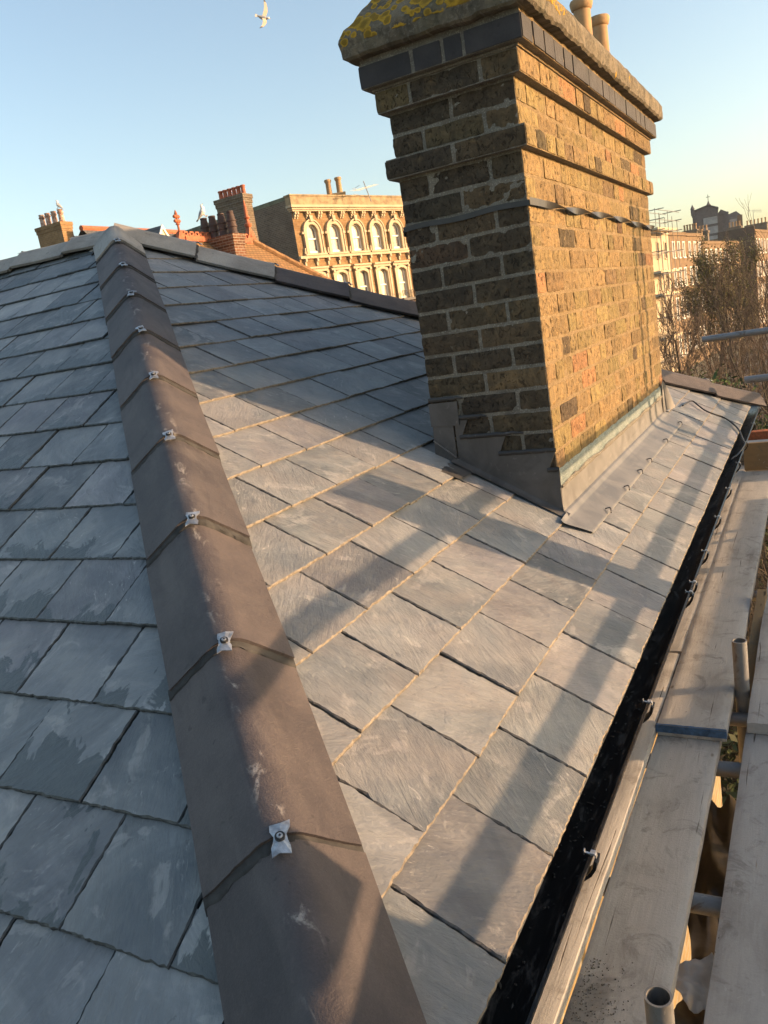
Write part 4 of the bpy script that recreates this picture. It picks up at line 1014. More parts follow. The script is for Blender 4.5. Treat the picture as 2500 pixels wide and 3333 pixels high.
mb = MB(); mb.obox(P0, u, n, 0, LEN, .002, .12, 4.50, 4.617); mb.build('string_course', M_STUC, bh)
c = .28
mb0 = None
while c < LEN:
    mb = MB(); mb.obox(P0, u, n, c-.05, c+.05, .003, .17, 4.36, 4.498); mb.obox(P0, u, n, c-.045, c+.045, .003, .09, 4.18, 4.358); mb.build('bracket', M_STUC, bh); c += .71
mb = MB(); mb.obox(P0, u, n, 6.0, 7.6, .002, .55, 2.16, 2.28)
for i in range(14): mb.tube(P0+u*(6.05+i*.115)+n*.5+Vector((0,0,2.28)), P0+u*(6.05+i*.115)+n*.5+Vector((0,0,2.62)), .012, 5)
mb.tube(P0+u*6.0+n*.5+Vector((0,0,2.63)), P0+u*7.6+n*.5+Vector((0,0,2.63)), .02, 6); mb.build('balcony', m_plain('dark_iron', (.05, .045, .04), .6), bh)
# its stack on the roof
A = at(-30.75, 9.15, 40.5); B = at(-28.95, 9.15, 40.5); w_ = (B-A); w_.z = 0; wl = w_.length; w_.normalize(); wn_ = Vector((w_.y, -w_.x, 0))
mb = MB(); mb.obox(A, w_, wn_, 0, wl, -.4, 0, 6.6, 7.22); mb.obox(A, w_, wn_, wl*.62, wl+.03, -.45, .04, 7.223, 7.50); mb.obox(A, w_, wn_, wl*.56, wl+.09, -.5, .09, 7.503, 7.56)
stk = mb.build('chimney', m_plain('render_stack', (.34, .26, .16), .9, 0, .3, 4), bh)
for f_, zb_, h in ((.47, 7.22, 1.02), (.86, 7.56, .72)):
    mb = MB(); p = A+w_*wl*f_-wn_*.2; mb.lathe((p.x, p.y, zb_), [(.17, 0), (.14, .06), (.125, h-.16), (.16, h-.12), (.175, h-.04), (.15, h), (.10, h), (.09, h-.2)], 16, cap=False); mb.build('chimney_pot', M_POT, stk, smooth=50)
mb = MB(); a = at(-27.20, 8.4, 39); mt = at(-27.52, 9.74, 39); mb.tube(a, mt, .022, 6); d = (mt-a).normalized()
h0 = at(-28.15, 9.25, 38.6); h1 = at(-26.72, 9.40, 39.4); mb.tube(h0, h1, .014, 5)
for i in range(9): q = h0.lerp(h1, i/8); e = Vector((d.z*.3, .5, .0)).normalized()*(.30-.018*i); mb.tube(q-e, q+e, .009, 4)
q = h0+Vector((0,0,-.05)); 
for k_ in (-1, 1): mb.tube(q+Vector((0,0,k_*.16)), q+Vector((.25,0,k_*.22)), .01, 4); mb.tube(q+Vector((0,-.25,k_*.12)), q+Vector((0,.25,k_*.12)), .01, 4)
mb.build('aerial', M_GALV, bh)

_PV = [m_glass('pane_with_curtain', (.42, .38, .31)), m_glass('pane_with_blind', (.50, .46, .38)), M_GLS, m_glass('pane_dim', (.17, .165, .16))]
_pr = random.Random(41)
for o_ in [q for q in bpy.data.objects if q.name.startswith('pane')]: o_.data.materials[0] = _pr.choice(_PV)
def potrow(par, pts, prof, mat, n_=14, name='chimney_pot'):
    for p in pts:
        mb = MB(); mb.lathe(p, prof, n_, cap=False); mb.build(name, mat, par, smooth=50)
# ------------------------------------------------------------------ far slate roofed house with two white gabled dormers
rh = thing('slate_house', (-28.4, 31, GZ), 'house with a dark slate roof and red ridge, mostly hidden by our roof', 'house')
X, ya, yb, ZT = -28.4, 27.0, 37.5, 7.42
mb = MB(); e = 4.6; ze = 3.2
mb.add([(X,ya,ZT), (X,yb,ZT), (X+e,yb,ze), (X+e,ya,ze)], [(0,3,2,1)], loc=[(ya,0,0),(yb,0,0),(yb,-6.3,0),(ya,-6.3,0)])
mb.add([(X,ya,ZT), (X,yb,ZT), (X-e,yb,ze), (X-e,ya,ze)], [(0,1,2,3)], loc=[(ya,0,0),(yb,0,0),(yb,-6.3,0),(ya,-6.3,0)])
mb.build('roof', M_SLT, rh)
mb = MB(); mb.tube((X,ya,ZT+.02), (X,yb,ZT+.02), .13, 8); mb.build('ridge', M_TERRA, rh)
mb = MB(); mb.box((X, (ya+yb)/2, (ze+GZ)/2), (2*e-.5, yb-ya-.3, ze-GZ-.1)); mb.add([(X-e+.25,ya+.2,ze), (X+e-.25,ya+.2,ze), (X,ya+.2,ZT-.15)], [(0,1,2)]); mb.add([(X-e+.25,yb-.2,ze), (X+e-.25,yb-.2,ze), (X,yb-.2,ZT-.15)], [(2,1,0)]); mb.l = [(q[0]+q[1], q[2], 0) for q in mb.v]; mb.build('wall', M_SOOT, rh)
for az, el, D in ((-41.38, 8.86, 37.2), (-36.23, 8.28, 39.5)):
    p = at(az, el, D); mb = MB()
    tri = [(0, 0), (.62, -.95), (-.62, -.95)]
    V_ = [Vector((p.x, p.y+a, p.z+b)) for a, b in tri]; W_ = [q+Vector((-4.2, 0, 0)) for q in V_]
    mb.add(V_+W_, [(0,2,1), (0,1,4,3), (0,3,5,2), (1,2,5,4)], loc=[(q.y, q.z, 0) for q in V_+W_]); dr = mb.build('dormer', M_SLT, rh)
    mb = MB(); mb.slab([q+Vector((.03, 0, -.09 if i == 0 else .02)) for i, q in enumerate(V_)], (1, 0, 0), .025); mb.build('gable_panel', m_plain('cream_board', (.72, .62, .42), .8), dr)
    mb = MB()
    for sg in (-1, 1): mb.slab([(p.x+.10, p.y, p.z+.04), (p.x+.10, p.y+sg*.70, p.z-1.02), (p.x+.10, p.y+sg*.60, p.z-1.02), (p.x+.10, p.y, p.z-.12)][::sg], (1, 0, 0), .05)
    mb.build('bargeboard', M_WHITE, dr)
def stack(par, corner, wx, wy, zb, zt, soot, corbel=.05, mat=None):
    """stack whose near right corner is at corner, running wx to -X and wy to +Y"""
    x1, y0 = corner; mb = MB(); mb.box((x1-wx/2, y0+wy/2, (zb+zt-.3)/2), (wx, wy, zt-.3-zb))
    mb.box((x1-wx/2, y0+wy/2, zt-.225), (wx+corbel, wy+corbel, .15)); mb.box((x1-wx/2, y0+wy/2, zt-.075), (wx+2*corbel, wy+2*corbel, .146))
    mb.l = [((q[0]+q[1]), q[2], 0) for q in mb.v]; return mb.build('chimney', mat or M_SOOT, par)
c = at(-47.52, 9.82, 40); s_ = stack(rh, (c.x, c.y), 1.62, .62, 4.5, c.z, 0, mat=M_YELL)
potrow(s_, [Vector((at(a, 0, 40.3).x, c.y+.30, c.z-.02)) for a in ()]+[Vector((c.x-q, c.y+.30, c.z-.02)) for q in (1.42, 1.03, .62, .18)], [(.15, 0), (.15, .05), (.125, .07), (.11, .40), (.14, .42), (.14, .47), (.115, .48), (.115, .56), (.13, .58), (.10, .585), (.09, .4)], m_plain('flaking_red_pot', (.40, .14, .07), .8, 0, .5, 9, c2=(.55, .42, .33)))

# ------------------------------------------------------------------ clay roofed house with red crest and finials
ch = thing('clay_roofed_house', (-15, 19.5, GZ), 'house with a mossy clay tile roof, red crested ridge and two red finials', 'house')
Rx, Ry0, Ry1, Rz = -15.05, 16.2, 21.1, 4.22; rn = 5.2; dz = 5.0
mb = MB(); E0, E1, E2, E3 = Vector((Rx+rn, Ry0-rn, Rz-dz)), Vector((Rx+rn, Ry1+rn, Rz-dz)), Vector((Rx-rn, Ry1+rn, Rz-dz)), Vector((Rx-rn, Ry0-rn, Rz-dz))
T0, T1 = Vector((Rx, Ry0, Rz)), Vector((Rx, Ry1, Rz)); sl = math.hypot(rn, dz)
mb.add([E0, E1, T1, T0], [(0,1,2,3)], loc=[(E0.y,0,0),(E1.y,0,0),(T1.y,sl,0),(T0.y,sl,0)])
mb.add([E2, E3, T0, T1], [(0,1,2,3)], loc=[(E2.y,0,0),(E3.y,0,0),(T0.y,sl,0),(T1.y,sl,0)])
mb.add([E1, E2, T1], [(0,1,2)], loc=[(E1.x,0,0),(E2.x,0,0),(Rx,sl,0)]); mb.add([E3, E0, T0], [(0,1,2)], loc=[(E3.x,0,0),(E0.x,0,0),(Rx,sl,0)])
roof = mb.build('roof', M_ROOFT, ch)
mb = MB(); mb.box((Rx, (Ry0+Ry1)/2, (Rz-dz+GZ)/2), (2*rn-.8, Ry1-Ry0+2*rn-.8, Rz-dz-GZ)); mb.l = [(q[0]+q[1], q[2], 0) for q in mb.v]; mb.build('wall', M_BROWN, ch)
M_HIP = m_plain('lichened_clay', (.24, .13, .055), .85, 0, .35, 5)
for a, b in ((T1, E1), (T0, E0), (T1, E2)):
    mb = MB(); N = 22; pth = []
    for i in range(N):
        for f_, r_ in ((0, .105), (.96, .115)): pth.append(a.lerp(b, (i+f_)/N)+Vector((0, 0, .02+(.012 if f_ else 0))))
    mb.path(pth, .11, 8); mb.build('hip', M_HIP, roof)
def crest(ya, yb):
    mb = MB(); mb.box((Rx, (ya+yb)/2, Rz+.03), (.20, yb-ya, .14)); k = int((yb-ya)/.24)
    for i in range(k):
        y = ya+(i+.5)*(yb-ya)/k; o = []; 
        mb.slab([(Rx+.02, y-.11, Rz+.10), (Rx+.02, y+.11, Rz+.10), (Rx+.02, y+.11, Rz+.20), (Rx+.02, y+.04, Rz+.20), (Rx+.02, y+.035, Rz+.15), (Rx+.02, y-.035, Rz+.15), (Rx+.02, y-.04, Rz+.20), (Rx+.02, y-.11, Rz+.20)], (1, 0, 0), .045)
        mb.box((Rx, y, Rz+.225), (.05, .16, .04))
    mb.build('crest', M_TERRA, roof)
crest(17.9, 19.35); crest(20.45, 21.0)
def finial(y, z0, hgt, name='finial'):
    mb = MB(); s_ = hgt; mb.slab([(Rx+.06, y-.28*s_, z0-.25*s_), (Rx+.06, y+.28*s_, z0-.25*s_), (Rx+.06, y+.09*s_, z0+.12*s_), (Rx+.06, y-.09*s_, z0+.12*s_)], (1, 0, 0), .12)
    mb.lathe((Rx, y, z0), [(.10*s_, 0), (.10*s_, .14*s_), (.05*s_, .17*s_), (.045*s_, .40*s_), (.09*s_, .42*s_), (.09*s_, .46*s_), (.04*s_, .50*s_), (.04*s_, .80*s_), (.07*s_, .86*s_), (.02*s_, 1.0*s_)], 10)
    for z in (.56, .74):
        for sg in (-1, 1): mb.lathe((Rx, y+sg*.11*s_, z0+z*s_-.07*s_), [(.02, 0), (.08*s_, .05*s_), (.08*s_, .10*s_), (.02, .15*s_)], 8)
        mb.lathe((Rx, y, z0+z*s_-.09*s_), [(.02, 0), (.09*s_, .06*s_), (.09*s_, .12*s_), (.02, .18*s_)], 8)
    mb.build(name, M_TERRA, roof, smooth=50)
finial(17.78, 4.36, .66); 
# second finial: plain spike with a collar at the end of the ridge
mb = MB(); y = 21.05; z0 = Rz+.05; mb.slab([(Rx+.07, y-.34, z0-.12), (Rx+.07, y+.42, z0-.40), (Rx+.07, y+.12, z0+.25), (Rx+.07, y-.06, z0+.40), (Rx+.07, y-.12, z0+.2)], (1, 0, 0), .14)
mb.lathe((Rx, y, z0+.1), [(.11, 0), (.08, .2), (.07, .30), (.12, .34), (.12, .40), (.06, .44), (.055, .55), (.10, .58), (.06, .64), (.05, .9), (.012, 1.12)], 10); mb.build('finial', M_TERRA, roof, smooth=50)
c = at(-36.85, 7.80, 24.2); s_ = stack(roof, (c.x, c.y), 1.26, .50, 2.6, c.z, 0, mat=m_wall('red_sooty_wall', (.20, .09, .05), (.13, .065, .04), (.27, .22, .17)))
M_CW = M_BRPOT
pr_ = [(.14, 0), (.14, .06), (.12, .10), (.125, .20), (.145, .21), (.145, .245), (.125, .25), (.125, .36), (.145, .37), (.145, .405), (.12, .41), (.11, .52), (.095, .60), (.105, .61), (.10, .65), (.07, .65), (.06, .3)]
potrow(s_, [Vector((c.x-q, c.y+.25, c.z-.01)) for q in (.13, .47, .80, 1.11)], pr_, M_BRPOT, 16)
c6 = at(-35.70, 10.16, 30.5); 
s6 = stack(ch, (c6.x, c6.y), 1.24, .50, -3., c6.z, 0)
potrow(s6, [Vector((c6.x-.10-q*.205, c6.y+.25, c6.z-.01)) for q in range(6)], [(.095, 0), (.085, .03), (.075, .26), (.095, .28), (.095, .32), (.075, .33), (.06, .2)], M_REDPOT)

# ------------------------------------------------------------------ gulls
M_GULL = m_tint('gull_feather', .8, .06, 30)
def gull(name, label, p, fwd, up, size, wings=None, group=None):
    fwd = Vector(fwd).normalized(); up = (Vector(up)-fwd*Vector(up).dot(fwd)).normalized(); rt = fwd.cross(up); p = Vector(p)
    mb = MB(); W_ = (.78, .76, .72, 1); Gy = (.30, .31, .33, 1); n_ = 14
    prof = [(-.27, .004, .02), (-.22, .035, .02), (-.14, .062, .0), (-.04, .085, -.012), (.06, .088, -.010), (.12, .068, .008), (.155, .045, .035), (.185, .046, .055), (.215, .042, .06), (.235, .025, .056), (.25, .010, .050), (.285, .006, .046), (.295, .001, .042)]
    if wings is None: prof = [(-.27, .006, -.06), (-.22, .03, -.05), (-.14, .058, -.025), (-.05, .085, .0), (.04, .092, .02), (.095, .072, .07), (.115, .05, .12), (.125, .046, .16), (.145, .044, .185), (.172, .030, .190), (.19, .011, .186), (.225, .007, .18), (.235, .001, .175)]
    vs = []; N = len(prof)
    for i, (x, r, z) in enumerate(prof):
        a0 = prof[max(0, i-1)]; a1 = prof[min(N-1, i+1)]; d = Vector((a1[0]-a0[0], 0, a1[2]-a0[2])).normalized(); q = Vector((-d.z, 0, d.x))
        for j in range(n_):
            t_ = 2*math.pi*j/n_; yy = math.cos(t_)*r*.92; o = q*math.sin(t_)*r
            vs.append(p+(fwd*(x+o.x)+rt*yy+up*(z+o.z))*size)
    for i in range(N-1):
        for j in range(n_):
            up_ = math.sin(2*math.pi*(j+.5)/n_) > .25; col = Gy if (up_ and i < 6) else W_
            if i >= N-3: col = (.55, .36, .05, 1)
            mb.add([vs[i*n_+j], vs[i*n_+(j+1) % n_], vs[(i+1)*n_+(j+1) % n_], vs[(i+1)*n_+j]], [(0,1,2,3)], t=col)
    tail = [(-.20, -.03), (-.20, .03), (-.345, .075), (-.36, 0), (-.345, -.075)]
    tz = .02 if wings else -.05
    mb.slab([p+(fwd*a+rt*b+up*(tz-(0 if wings else .12)*(-.2-a)))*size for a, b in tail], up, .006*size, t=(.5, .45, .4, 1))
    if wings:
        for sg, ang, swp, L_ in wings:
            st = []
            for q, ch_, bk in ((0, .15, 0), (.3, .165, -.05), (.55, .13, -.02), (.8, .085, .06), (1., .012, .17)):
                a = ang*q if q < .3 else ang*.3+(ang*.6)*(q-.3); sp = L_*q
                base = fwd*(.09-bk*swp)+rt*sg*(.04+sp*math.cos(ang*(.6 if q > .3 else 1)))+up*(.03+sp*math.sin(ang*(.6 if q > .3 else 1)))
                st.append((base, ch_))
            for (a, c1), (b, c2) in zip(st, st[1:]):
                tipc = (.10, .10, .10, 1) if c2 < .05 else (.60, .46, .34, 1)
                A = [p+(a)*size, p+(a-fwd*c1)*size, p+(b-fwd*c2)*size, p+b*size]; B = [q+up*.014*size for q in A]
                mb.add(A+B, [(0,1,2,3), (7,6,5,4), (0,4,5,1), (1,5,6,2), (2,6,7,3), (3,7,4,0)], t=tipc)
    else:
        for sg in (-1, 1):
            mb.path([p+(fwd*.01+rt*sg*.03+up*-.06)*size, p+(fwd*.0+rt*sg*.03+up*-.13)*size, p+(fwd*.015+rt*sg*.03+up*-.19)*size], .008*size, 5, t=(.55, .38, .2, 1))
            mb.slab([p+(fwd*a+rt*(sg*.03+b)+up*-.188)*size for a, b in ((-.01, 0), (.06, -.03), (.07, 0), (.06, .03))], up, .006, t=(.55, .38, .2, 1))
            mb.slab([p+(fwd*a+rt*sg*b+up*c)*size for a, b, c in ((.04, .082, .03), (-.06, .088, .03), (-.26, .03, -.05), (-.16, .075, -.045), (-.02, .092, -.03))][::sg], rt*sg, .01, t=Gy)
    o = mb.build(name, M_GULL, smooth=60); tag(o, label, 'gull', group); return o
pg = at(-32.28, 19.72, 37)
gull('gull', 'white gull flying in the clear sky left of the chimney, wings spread', pg, _r*.93+_f*.25-_u*.10, -_f*.85+_r*.35+_u*.1, 1.0, wings=((1, .30, 1.2, .60), (-1, .10, 1.0, .78)))
g1 = at(-47.56, 10.74, 40.3); g1 = Vector((at(-47.62, 0, 40.3).x, 0, 0)); c = at(-47.52, 9.82, 40)
gull('gull', 'gull perched on the right-hand flaking red pot of the far-left chimney', (c.x-.18, c.y+.30, c.z+.565+.19*.85), (-.8, -.4, .55), (0, 0, 1), .85, group='gulls perched on chimney pots')
c = at(-36.85, 7.80, 24.2)
gull('gull', 'gull standing on the leftmost dark ribbed pot, facing right', (c.x-1.11, c.y+.25, c.z+.64+.19*.85), (.85, .3, .6), (0, 0, 1), .85, group='gulls perched on chimney pots')
# ------------------------------------------------------------------ terrace across the gardens, running away from us
TP = at(-9.75, 0, 87); TP.z = 0; tu, tn = frame_az(5.6)
def s_of(az):
    a = R(az); k = math.tan(a); ox, oy = TP.x-CAM.x, TP.y-CAM.y
    return (k*oy-ox)/(tu.x-k*tu.y)
def terrace(name, label, s0, s1, zt, mat, wins, rows, d=0., trim=M_WHITE, peak=None, group='houses of the terrace beyond the trees', cornice=True, depth=9.):
    h = thing(name, (TP.x+tu.x*s0, TP.y+tu.y*s0, GZ), label, 'house', group)
    holes = [(c-.45, c+.45, a, b) for c in wins for a, b in rows]
    mb = MB(); lwall(mb, TP, tu, tn, s0, s1, GZ, zt, holes, d); lwall(mb, TP+tn*d+tu*s0, -tn, tu, 0, depth, GZ, zt-.3); lwall(mb, TP+tn*d+tu*s1, -tn, tu, 0, depth, GZ, zt-.3); lwall(mb, TP+tn*(d-depth)+tu*s0, tu, tn, 0, s1-s0, GZ, zt-.3)
    if peak:
        for s_, hh in peak:      # party walls rising above the parapet
            p = TP+tn*(d-.3)+tu*s_; mb.slab([p+Vector((0,0,zt-.3)), p-tn*2.6+Vector((0,0,zt+hh)), p-tn*5.5+Vector((0,0,zt-.3))], -tu, .34)
    mb.build('wall', mat, h)
    mb = MB()
    if peak:
        for s_, hh in peak:
            a = TP+tn*(d-.5)+tu*(s_-.02); L_ = 3.6; mb.slab([a-tn*2.2+Vector((0,0,zt+hh-.08)), a-tn*8+Vector((0,0,zt+hh-.08)), a-tn*8-tu*L_+Vector((0,0,zt-.25)), a-tn*.2-tu*L_+Vector((0,0,zt-.25)), a-tn*.2+Vector((0,0,zt-.20))], (0,0,1), .08)
    else: mb.slab([TP+tn*(d-.3)+tu*s0+Vector((0,0,zt-.25)), TP+tn*(d-.3)+tu*s1+Vector((0,0,zt-.25)), TP+tn*(d-depth*.5)+tu*s1+Vector((0,0,zt+.75)), TP+tn*(d-depth*.5)+tu*s0+Vector((0,0,zt+.75))], (0,0,1), .08)
    mb.l = [(q[0], q[1], 0) for q in mb.v]; mb.build('roof', M_SLT, h)
    if cornice:
        mb = MB(); mb.obox(TP, tu, tn, s0, s1, d+.003, d+.16, zt-.30, zt-.12); mb.obox(TP, tu, tn, s0, s1, d-.25, d+.05, zt+.003, zt+.08); mb.build('cornice', trim if trim is M_STUC else mat, h)
    for c in wins:
        for a, b in rows:
            mb = MB(); ringp(mb, TP, tu, tn, c, [(-.55, a), (-.55, b+.12), (.55, b+.12), (.55, a)], [(-.40, a), (-.40, b), (.40, b), (.40, a)], d-.12, d+.05); mb.obox(TP, tu, tn, c-.6, c+.6, d-.1, d+.14, a-.12, a-.002)
            wn = mb.build('window', trim, h)
            mb = MB(); sash(mb, TP, tu, tn, c, .40, a+.01, b-.01, None, d-.1); mb.build('sash', M_WHITE, wn)
            mb = MB(); plate(mb, TP, tu, tn, c, [(-.39, a), (-.39, b), (.39, b), (.39, a)], d-.17, d-.155); mb.build('pane', M_GLS, wn)
    return h
sw0, sw1 = s_of(-9.75), s_of(-8.29); sb1, sb2, s31, s41, s5 = s_of(-7.23), s_of(-6.31), s_of(-4.13), s_of(-4.05), s_of(-1.2)
sp = lambda a, b, k, o=.5: [a+(b-a)*(i+o)/k for i in range(k)]
R3 = [(3.55, 5.15), (.4, 2.3), (-3.2, -.9), (-7.2, -4.9)]
hw = terrace('terrace_house', 'white stuccoed terrace house wrapped in scaffolding beside the chimney', sw0, sw1, 6.25, M_STUC, sp(sw0, sw1, 3), R3, trim=M_STUC, peak=[(sw1, .75)])
terrace('terrace_house', 'brown brick terrace house with a sharp gabled party wall, next to the white house', sw1, sb1, 6.20, M_BROWN, [s_of(a) for a in (-8.03, -7.72, -7.42)], R3, peak=[(sb1, .95)])
terrace('terrace_house', 'brown brick terrace house with a plain flat parapet, above the green-tinged tree crown', sb1, sb2, 6.15, M_BROWN, [s_of(a) for a in (-7.06, -6.76, -6.48)], R3)
h4 = terrace('terrace_house', 'lower terrace house with slate roof behind the tree tops, left of the dark end wall', sb2, s31, 5.25, M_BROWN, [sb2+2.2+i*2.9 for i in range(8)], [(2.6, 4.2), (-.2, 1.6), (-3.6, -1.5), (-7.2, -4.9)])
h5 = terrace('terrace_house', 'brick terrace house with a dark shaded end wall, at the right edge', s41, s5, 6.6, M_BROWN, [s41+1.6+i*2.5 for i in range(14)], [(3.2, 5.2), (-.2, 1.8), (-3.6, -1.5), (-7.2, -4.9)], d=1.9)
mb = MB(); mb.obox(TP, tu, tn, s41-.02, s41+.3, -3.2, 1.92, GZ, 7.15); mb.l = [(q[0]+q[1], q[2], 0) for q in mb.v]; mb.build('end_wall', m_wall('dark_wall', (.10, .075, .055), (.075, .058, .045), (.12, .10, .085)), h5)  # brick colour darkened to paint in the shade on this end
def tstack(par, s0, s1, d0, d1, zb, zt, k, mat=M_SOOT):
    mb = MB(); mb.obox(TP, tu, tn, s0, s1, d0, d1, zb, zt-.3); mb.obox(TP, tu, tn, s0-.1, s1+.1, d0-.1, d1+.1, zt-.298, zt); o = mb.build('chimney', mat, par)
    for i in range(k):
        mb = MB(); p = TP+tu*((s0+s1)/2)+tn*(d0+(d1-d0)*(i+.5)/k); mb.lathe((p.x, p.y, zt), [(.16, 0), (.13, .1), (.11, .62), (.15, .66), (.15, .78), (.10, .78)], 9); mb.build('chimney_pot', M_POT, o, smooth=50)
tstack(h4, s_of(-5.45), s_of(-5.45)+.9, -4.2, -2.4, 5., 7.35, 5); tstack(h4, s_of(-4.95), s_of(-4.95)+.9, -3.6, -2.2, 5., 7.2, 3)
tstack(h5, s_of(-3.95)+2, s_of(-3.95)+3, -2.4, -.5, 6., 7.7, 4); tstack(h5, s_of(-3.1), s_of(-3.1)+1.2, -1.8, 1.5, 6.6, 8.1, 6)
tstack(h4, s_of(-6.0), s_of(-6.0)+.7, -1.2, -.5, 5., 6.1, 2)
mb = MB(); p = at(-3.27, 2.6, 150); mb.tube(p, p+Vector((0,0,2.4)), .04, 5); q = p+Vector((0,0,2.3)); mb.tube(q-tu*.2-_r*.7, q+_r*1.4, .03, 4)
for i in range(6): mb.tube(q+_r*(i*.25)+Vector((0,0,-.3)), q+_r*(i*.25)+Vector((0,0,.3)), .02, 4)
mb.build('aerial', M_GALV, h5)
# scaffold round the white house
fs_ = thing('scaffold', (TP.x, TP.y, GZ), 'distant lattice of scaffold poles rising above the white terrace house', 'scaffold'); SCG = m_plain('far_tube', (.17, .165, .155), .6, .4, .2, 2)
s1_ = s_of(-8.72)
for i, s_ in enumerate((sw0-.5, (sw0+s1_)/2-.4, (sw0+s1_)/2+1.2, s1_)):
    for d in (.5, 1.7): 
        mb = MB(); mb.tube(TP+tu*s_+tn*d+Vector((0,0,GZ)), TP+tu*s_+tn*d+Vector((0,0,(8.1, 8.4, 7.9, 7.6)[i]-.5*(d > 1))), .032, 6); mb.build('standard', SCG, fs_)
for z in (-6.8, -4.6, -2.4, -.3, 1.9, 4.0, 6.0, 7.0, 7.9):
    for d in (.5, 1.7): mb = MB(); mb.tube(TP+tu*(sw0-1.2)+tn*d+Vector((0,0,z)), TP+tu*(s1_+(1.1 if d > 1 else .5))+tn*d+Vector((0,0,z)), .04, 6); mb.build('ledger', SCG, fs_)
    for s_ in (sw0-.5, s1_): mb = MB(); mb.tube(TP+tu*s_+tn*.1+Vector((0,0,z+.08)), TP+tu*s_+tn*2.2+Vector((0,0,z+.08)), .04, 6); mb.build('transom', SCG, fs_)
for z in (-4.5, -.2, 2.0, 6.1): mb = MB(); mb.obox(TP, tu, tn, sw0-.8, s1_+.3, .5, 1.6, z, z+.22); mb.build('board_lift', M_BOARDL, fs_)

# ------------------------------------------------------------------ dark hall on the skyline
hall = thing('church_hall', tuple(at(-5.8, 0, 175))[:2]+(GZ,), 'dark tall hall with a shallow gable and a cross on the skyline', 'church')
A = at(-6.76, 0, 175); B = at(-5.28, 0, 175); A.z = B.z = 0; hu = (B-A).normalized(); hn = Vector((hu.y, -hu.x, 0)); W = (B-A).length; DK = m_wall('slate_grey_brick', (.13, .125, .13), (.105, .10, .105), (.13, .125, .125)); zt = 13.2
mb = MB(); P_ = [(0, GZ), (W, GZ), (W, zt), (W*.64, zt+.75), (0, zt+.1)]; plate(mb, A, hu, hn, 0, P_, -14, 0); mb.build('wall', DK, hall)
mb = MB()
for a, b, c, d in ((-.25, zt+.1, W*.64, zt+.8), (W*.64, zt+.8, W+.2, zt)): plate(mb, A, hu, hn, 0, [(a, b), (a, b+.28), (c, d+.28), (c, d)], -14, .15)
mb.build('roof', m_plain('dark_roof', (.05, .052, .055), .8), hall)
mb = MB(); p = A+hu*W*.66+Vector((0,0,zt+.9)); mb.lathe(p, [(.5, 0), (.22, .35), (.08, .8)], 8); mb.tube(p+Vector((0,0,.7)), p+Vector((0,0,2.0)), .06, 6); mb.tube(p-hu*.35+Vector((0,0,1.55)), p+hu*.35+Vector((0,0,1.55)), .05, 6); mb.build('cross', DK, hall)
mb = MB(); mb.lathe(A+Vector((.1,0,zt)), [(.34, -.4), (.34, .7), (.42, .75), (.02, 1.6)], 8); mb.build('pinnacle', DK, hall)
for i in range(3): mb = MB(); mb.obox(A, hu, hn, W*.42, W*.98, .02, .12, zt-2.6-1.75*i, zt-1.3-1.75*i); mb.build('panel', m_plain('pale_louvre', (.30, .30, .29), .7, 0, .2, 1) if i == 0 else bpy.data.materials['pale_louvre'], hall)
B2 = at(-4.76, 0, 180); B2.z = 0; mb = MB(); mb.obox(B, hu, hn, .02, 1.9, -8, -.6, GZ, 12.4); plate(mb, B, hu, hn, 0, [(.02, 12.4), (.6, 13.0), (1.95, 12.2), (1.95, 12.1), (.02, 12.1)], -8, -.58); mb.build('annexe', DK, hall)
bl = thing('office_block', tuple(at(-4.3, 0, 190))[:2]+(GZ,), 'small grey block with pale panels right of the dark hall on the skyline', 'building')
A = at(-4.72, 0, 190); B = at(-3.9, 0, 190); A.z = B.z = 0; hu = (B-A).normalized(); hn = Vector((hu.y, -hu.x, 0)); W = (B-A).length
mb = MB(); plate(mb, A, hu, hn, 0, [(0, GZ), (W, GZ), (W, 12.0), (W*.6, 13.1), (.0, 12.7)], -9, 0); mb.build('wall', m_plain('grey_render', (.13, .13, .135), .9, 0, .2, 1), bl)
mb = MB(); mb.obox(A, hu, hn, W*.12, W*.62, .02, .1, 9.2, 11.6); mb.build('panel', bpy.data.materials['pale_louvre'], bl); mb = MB(); mb.obox(A, hu, hn, W*.66, W+.05, .02, .12, GZ, 12.2); mb.build('pier', M_BROWN, bl)

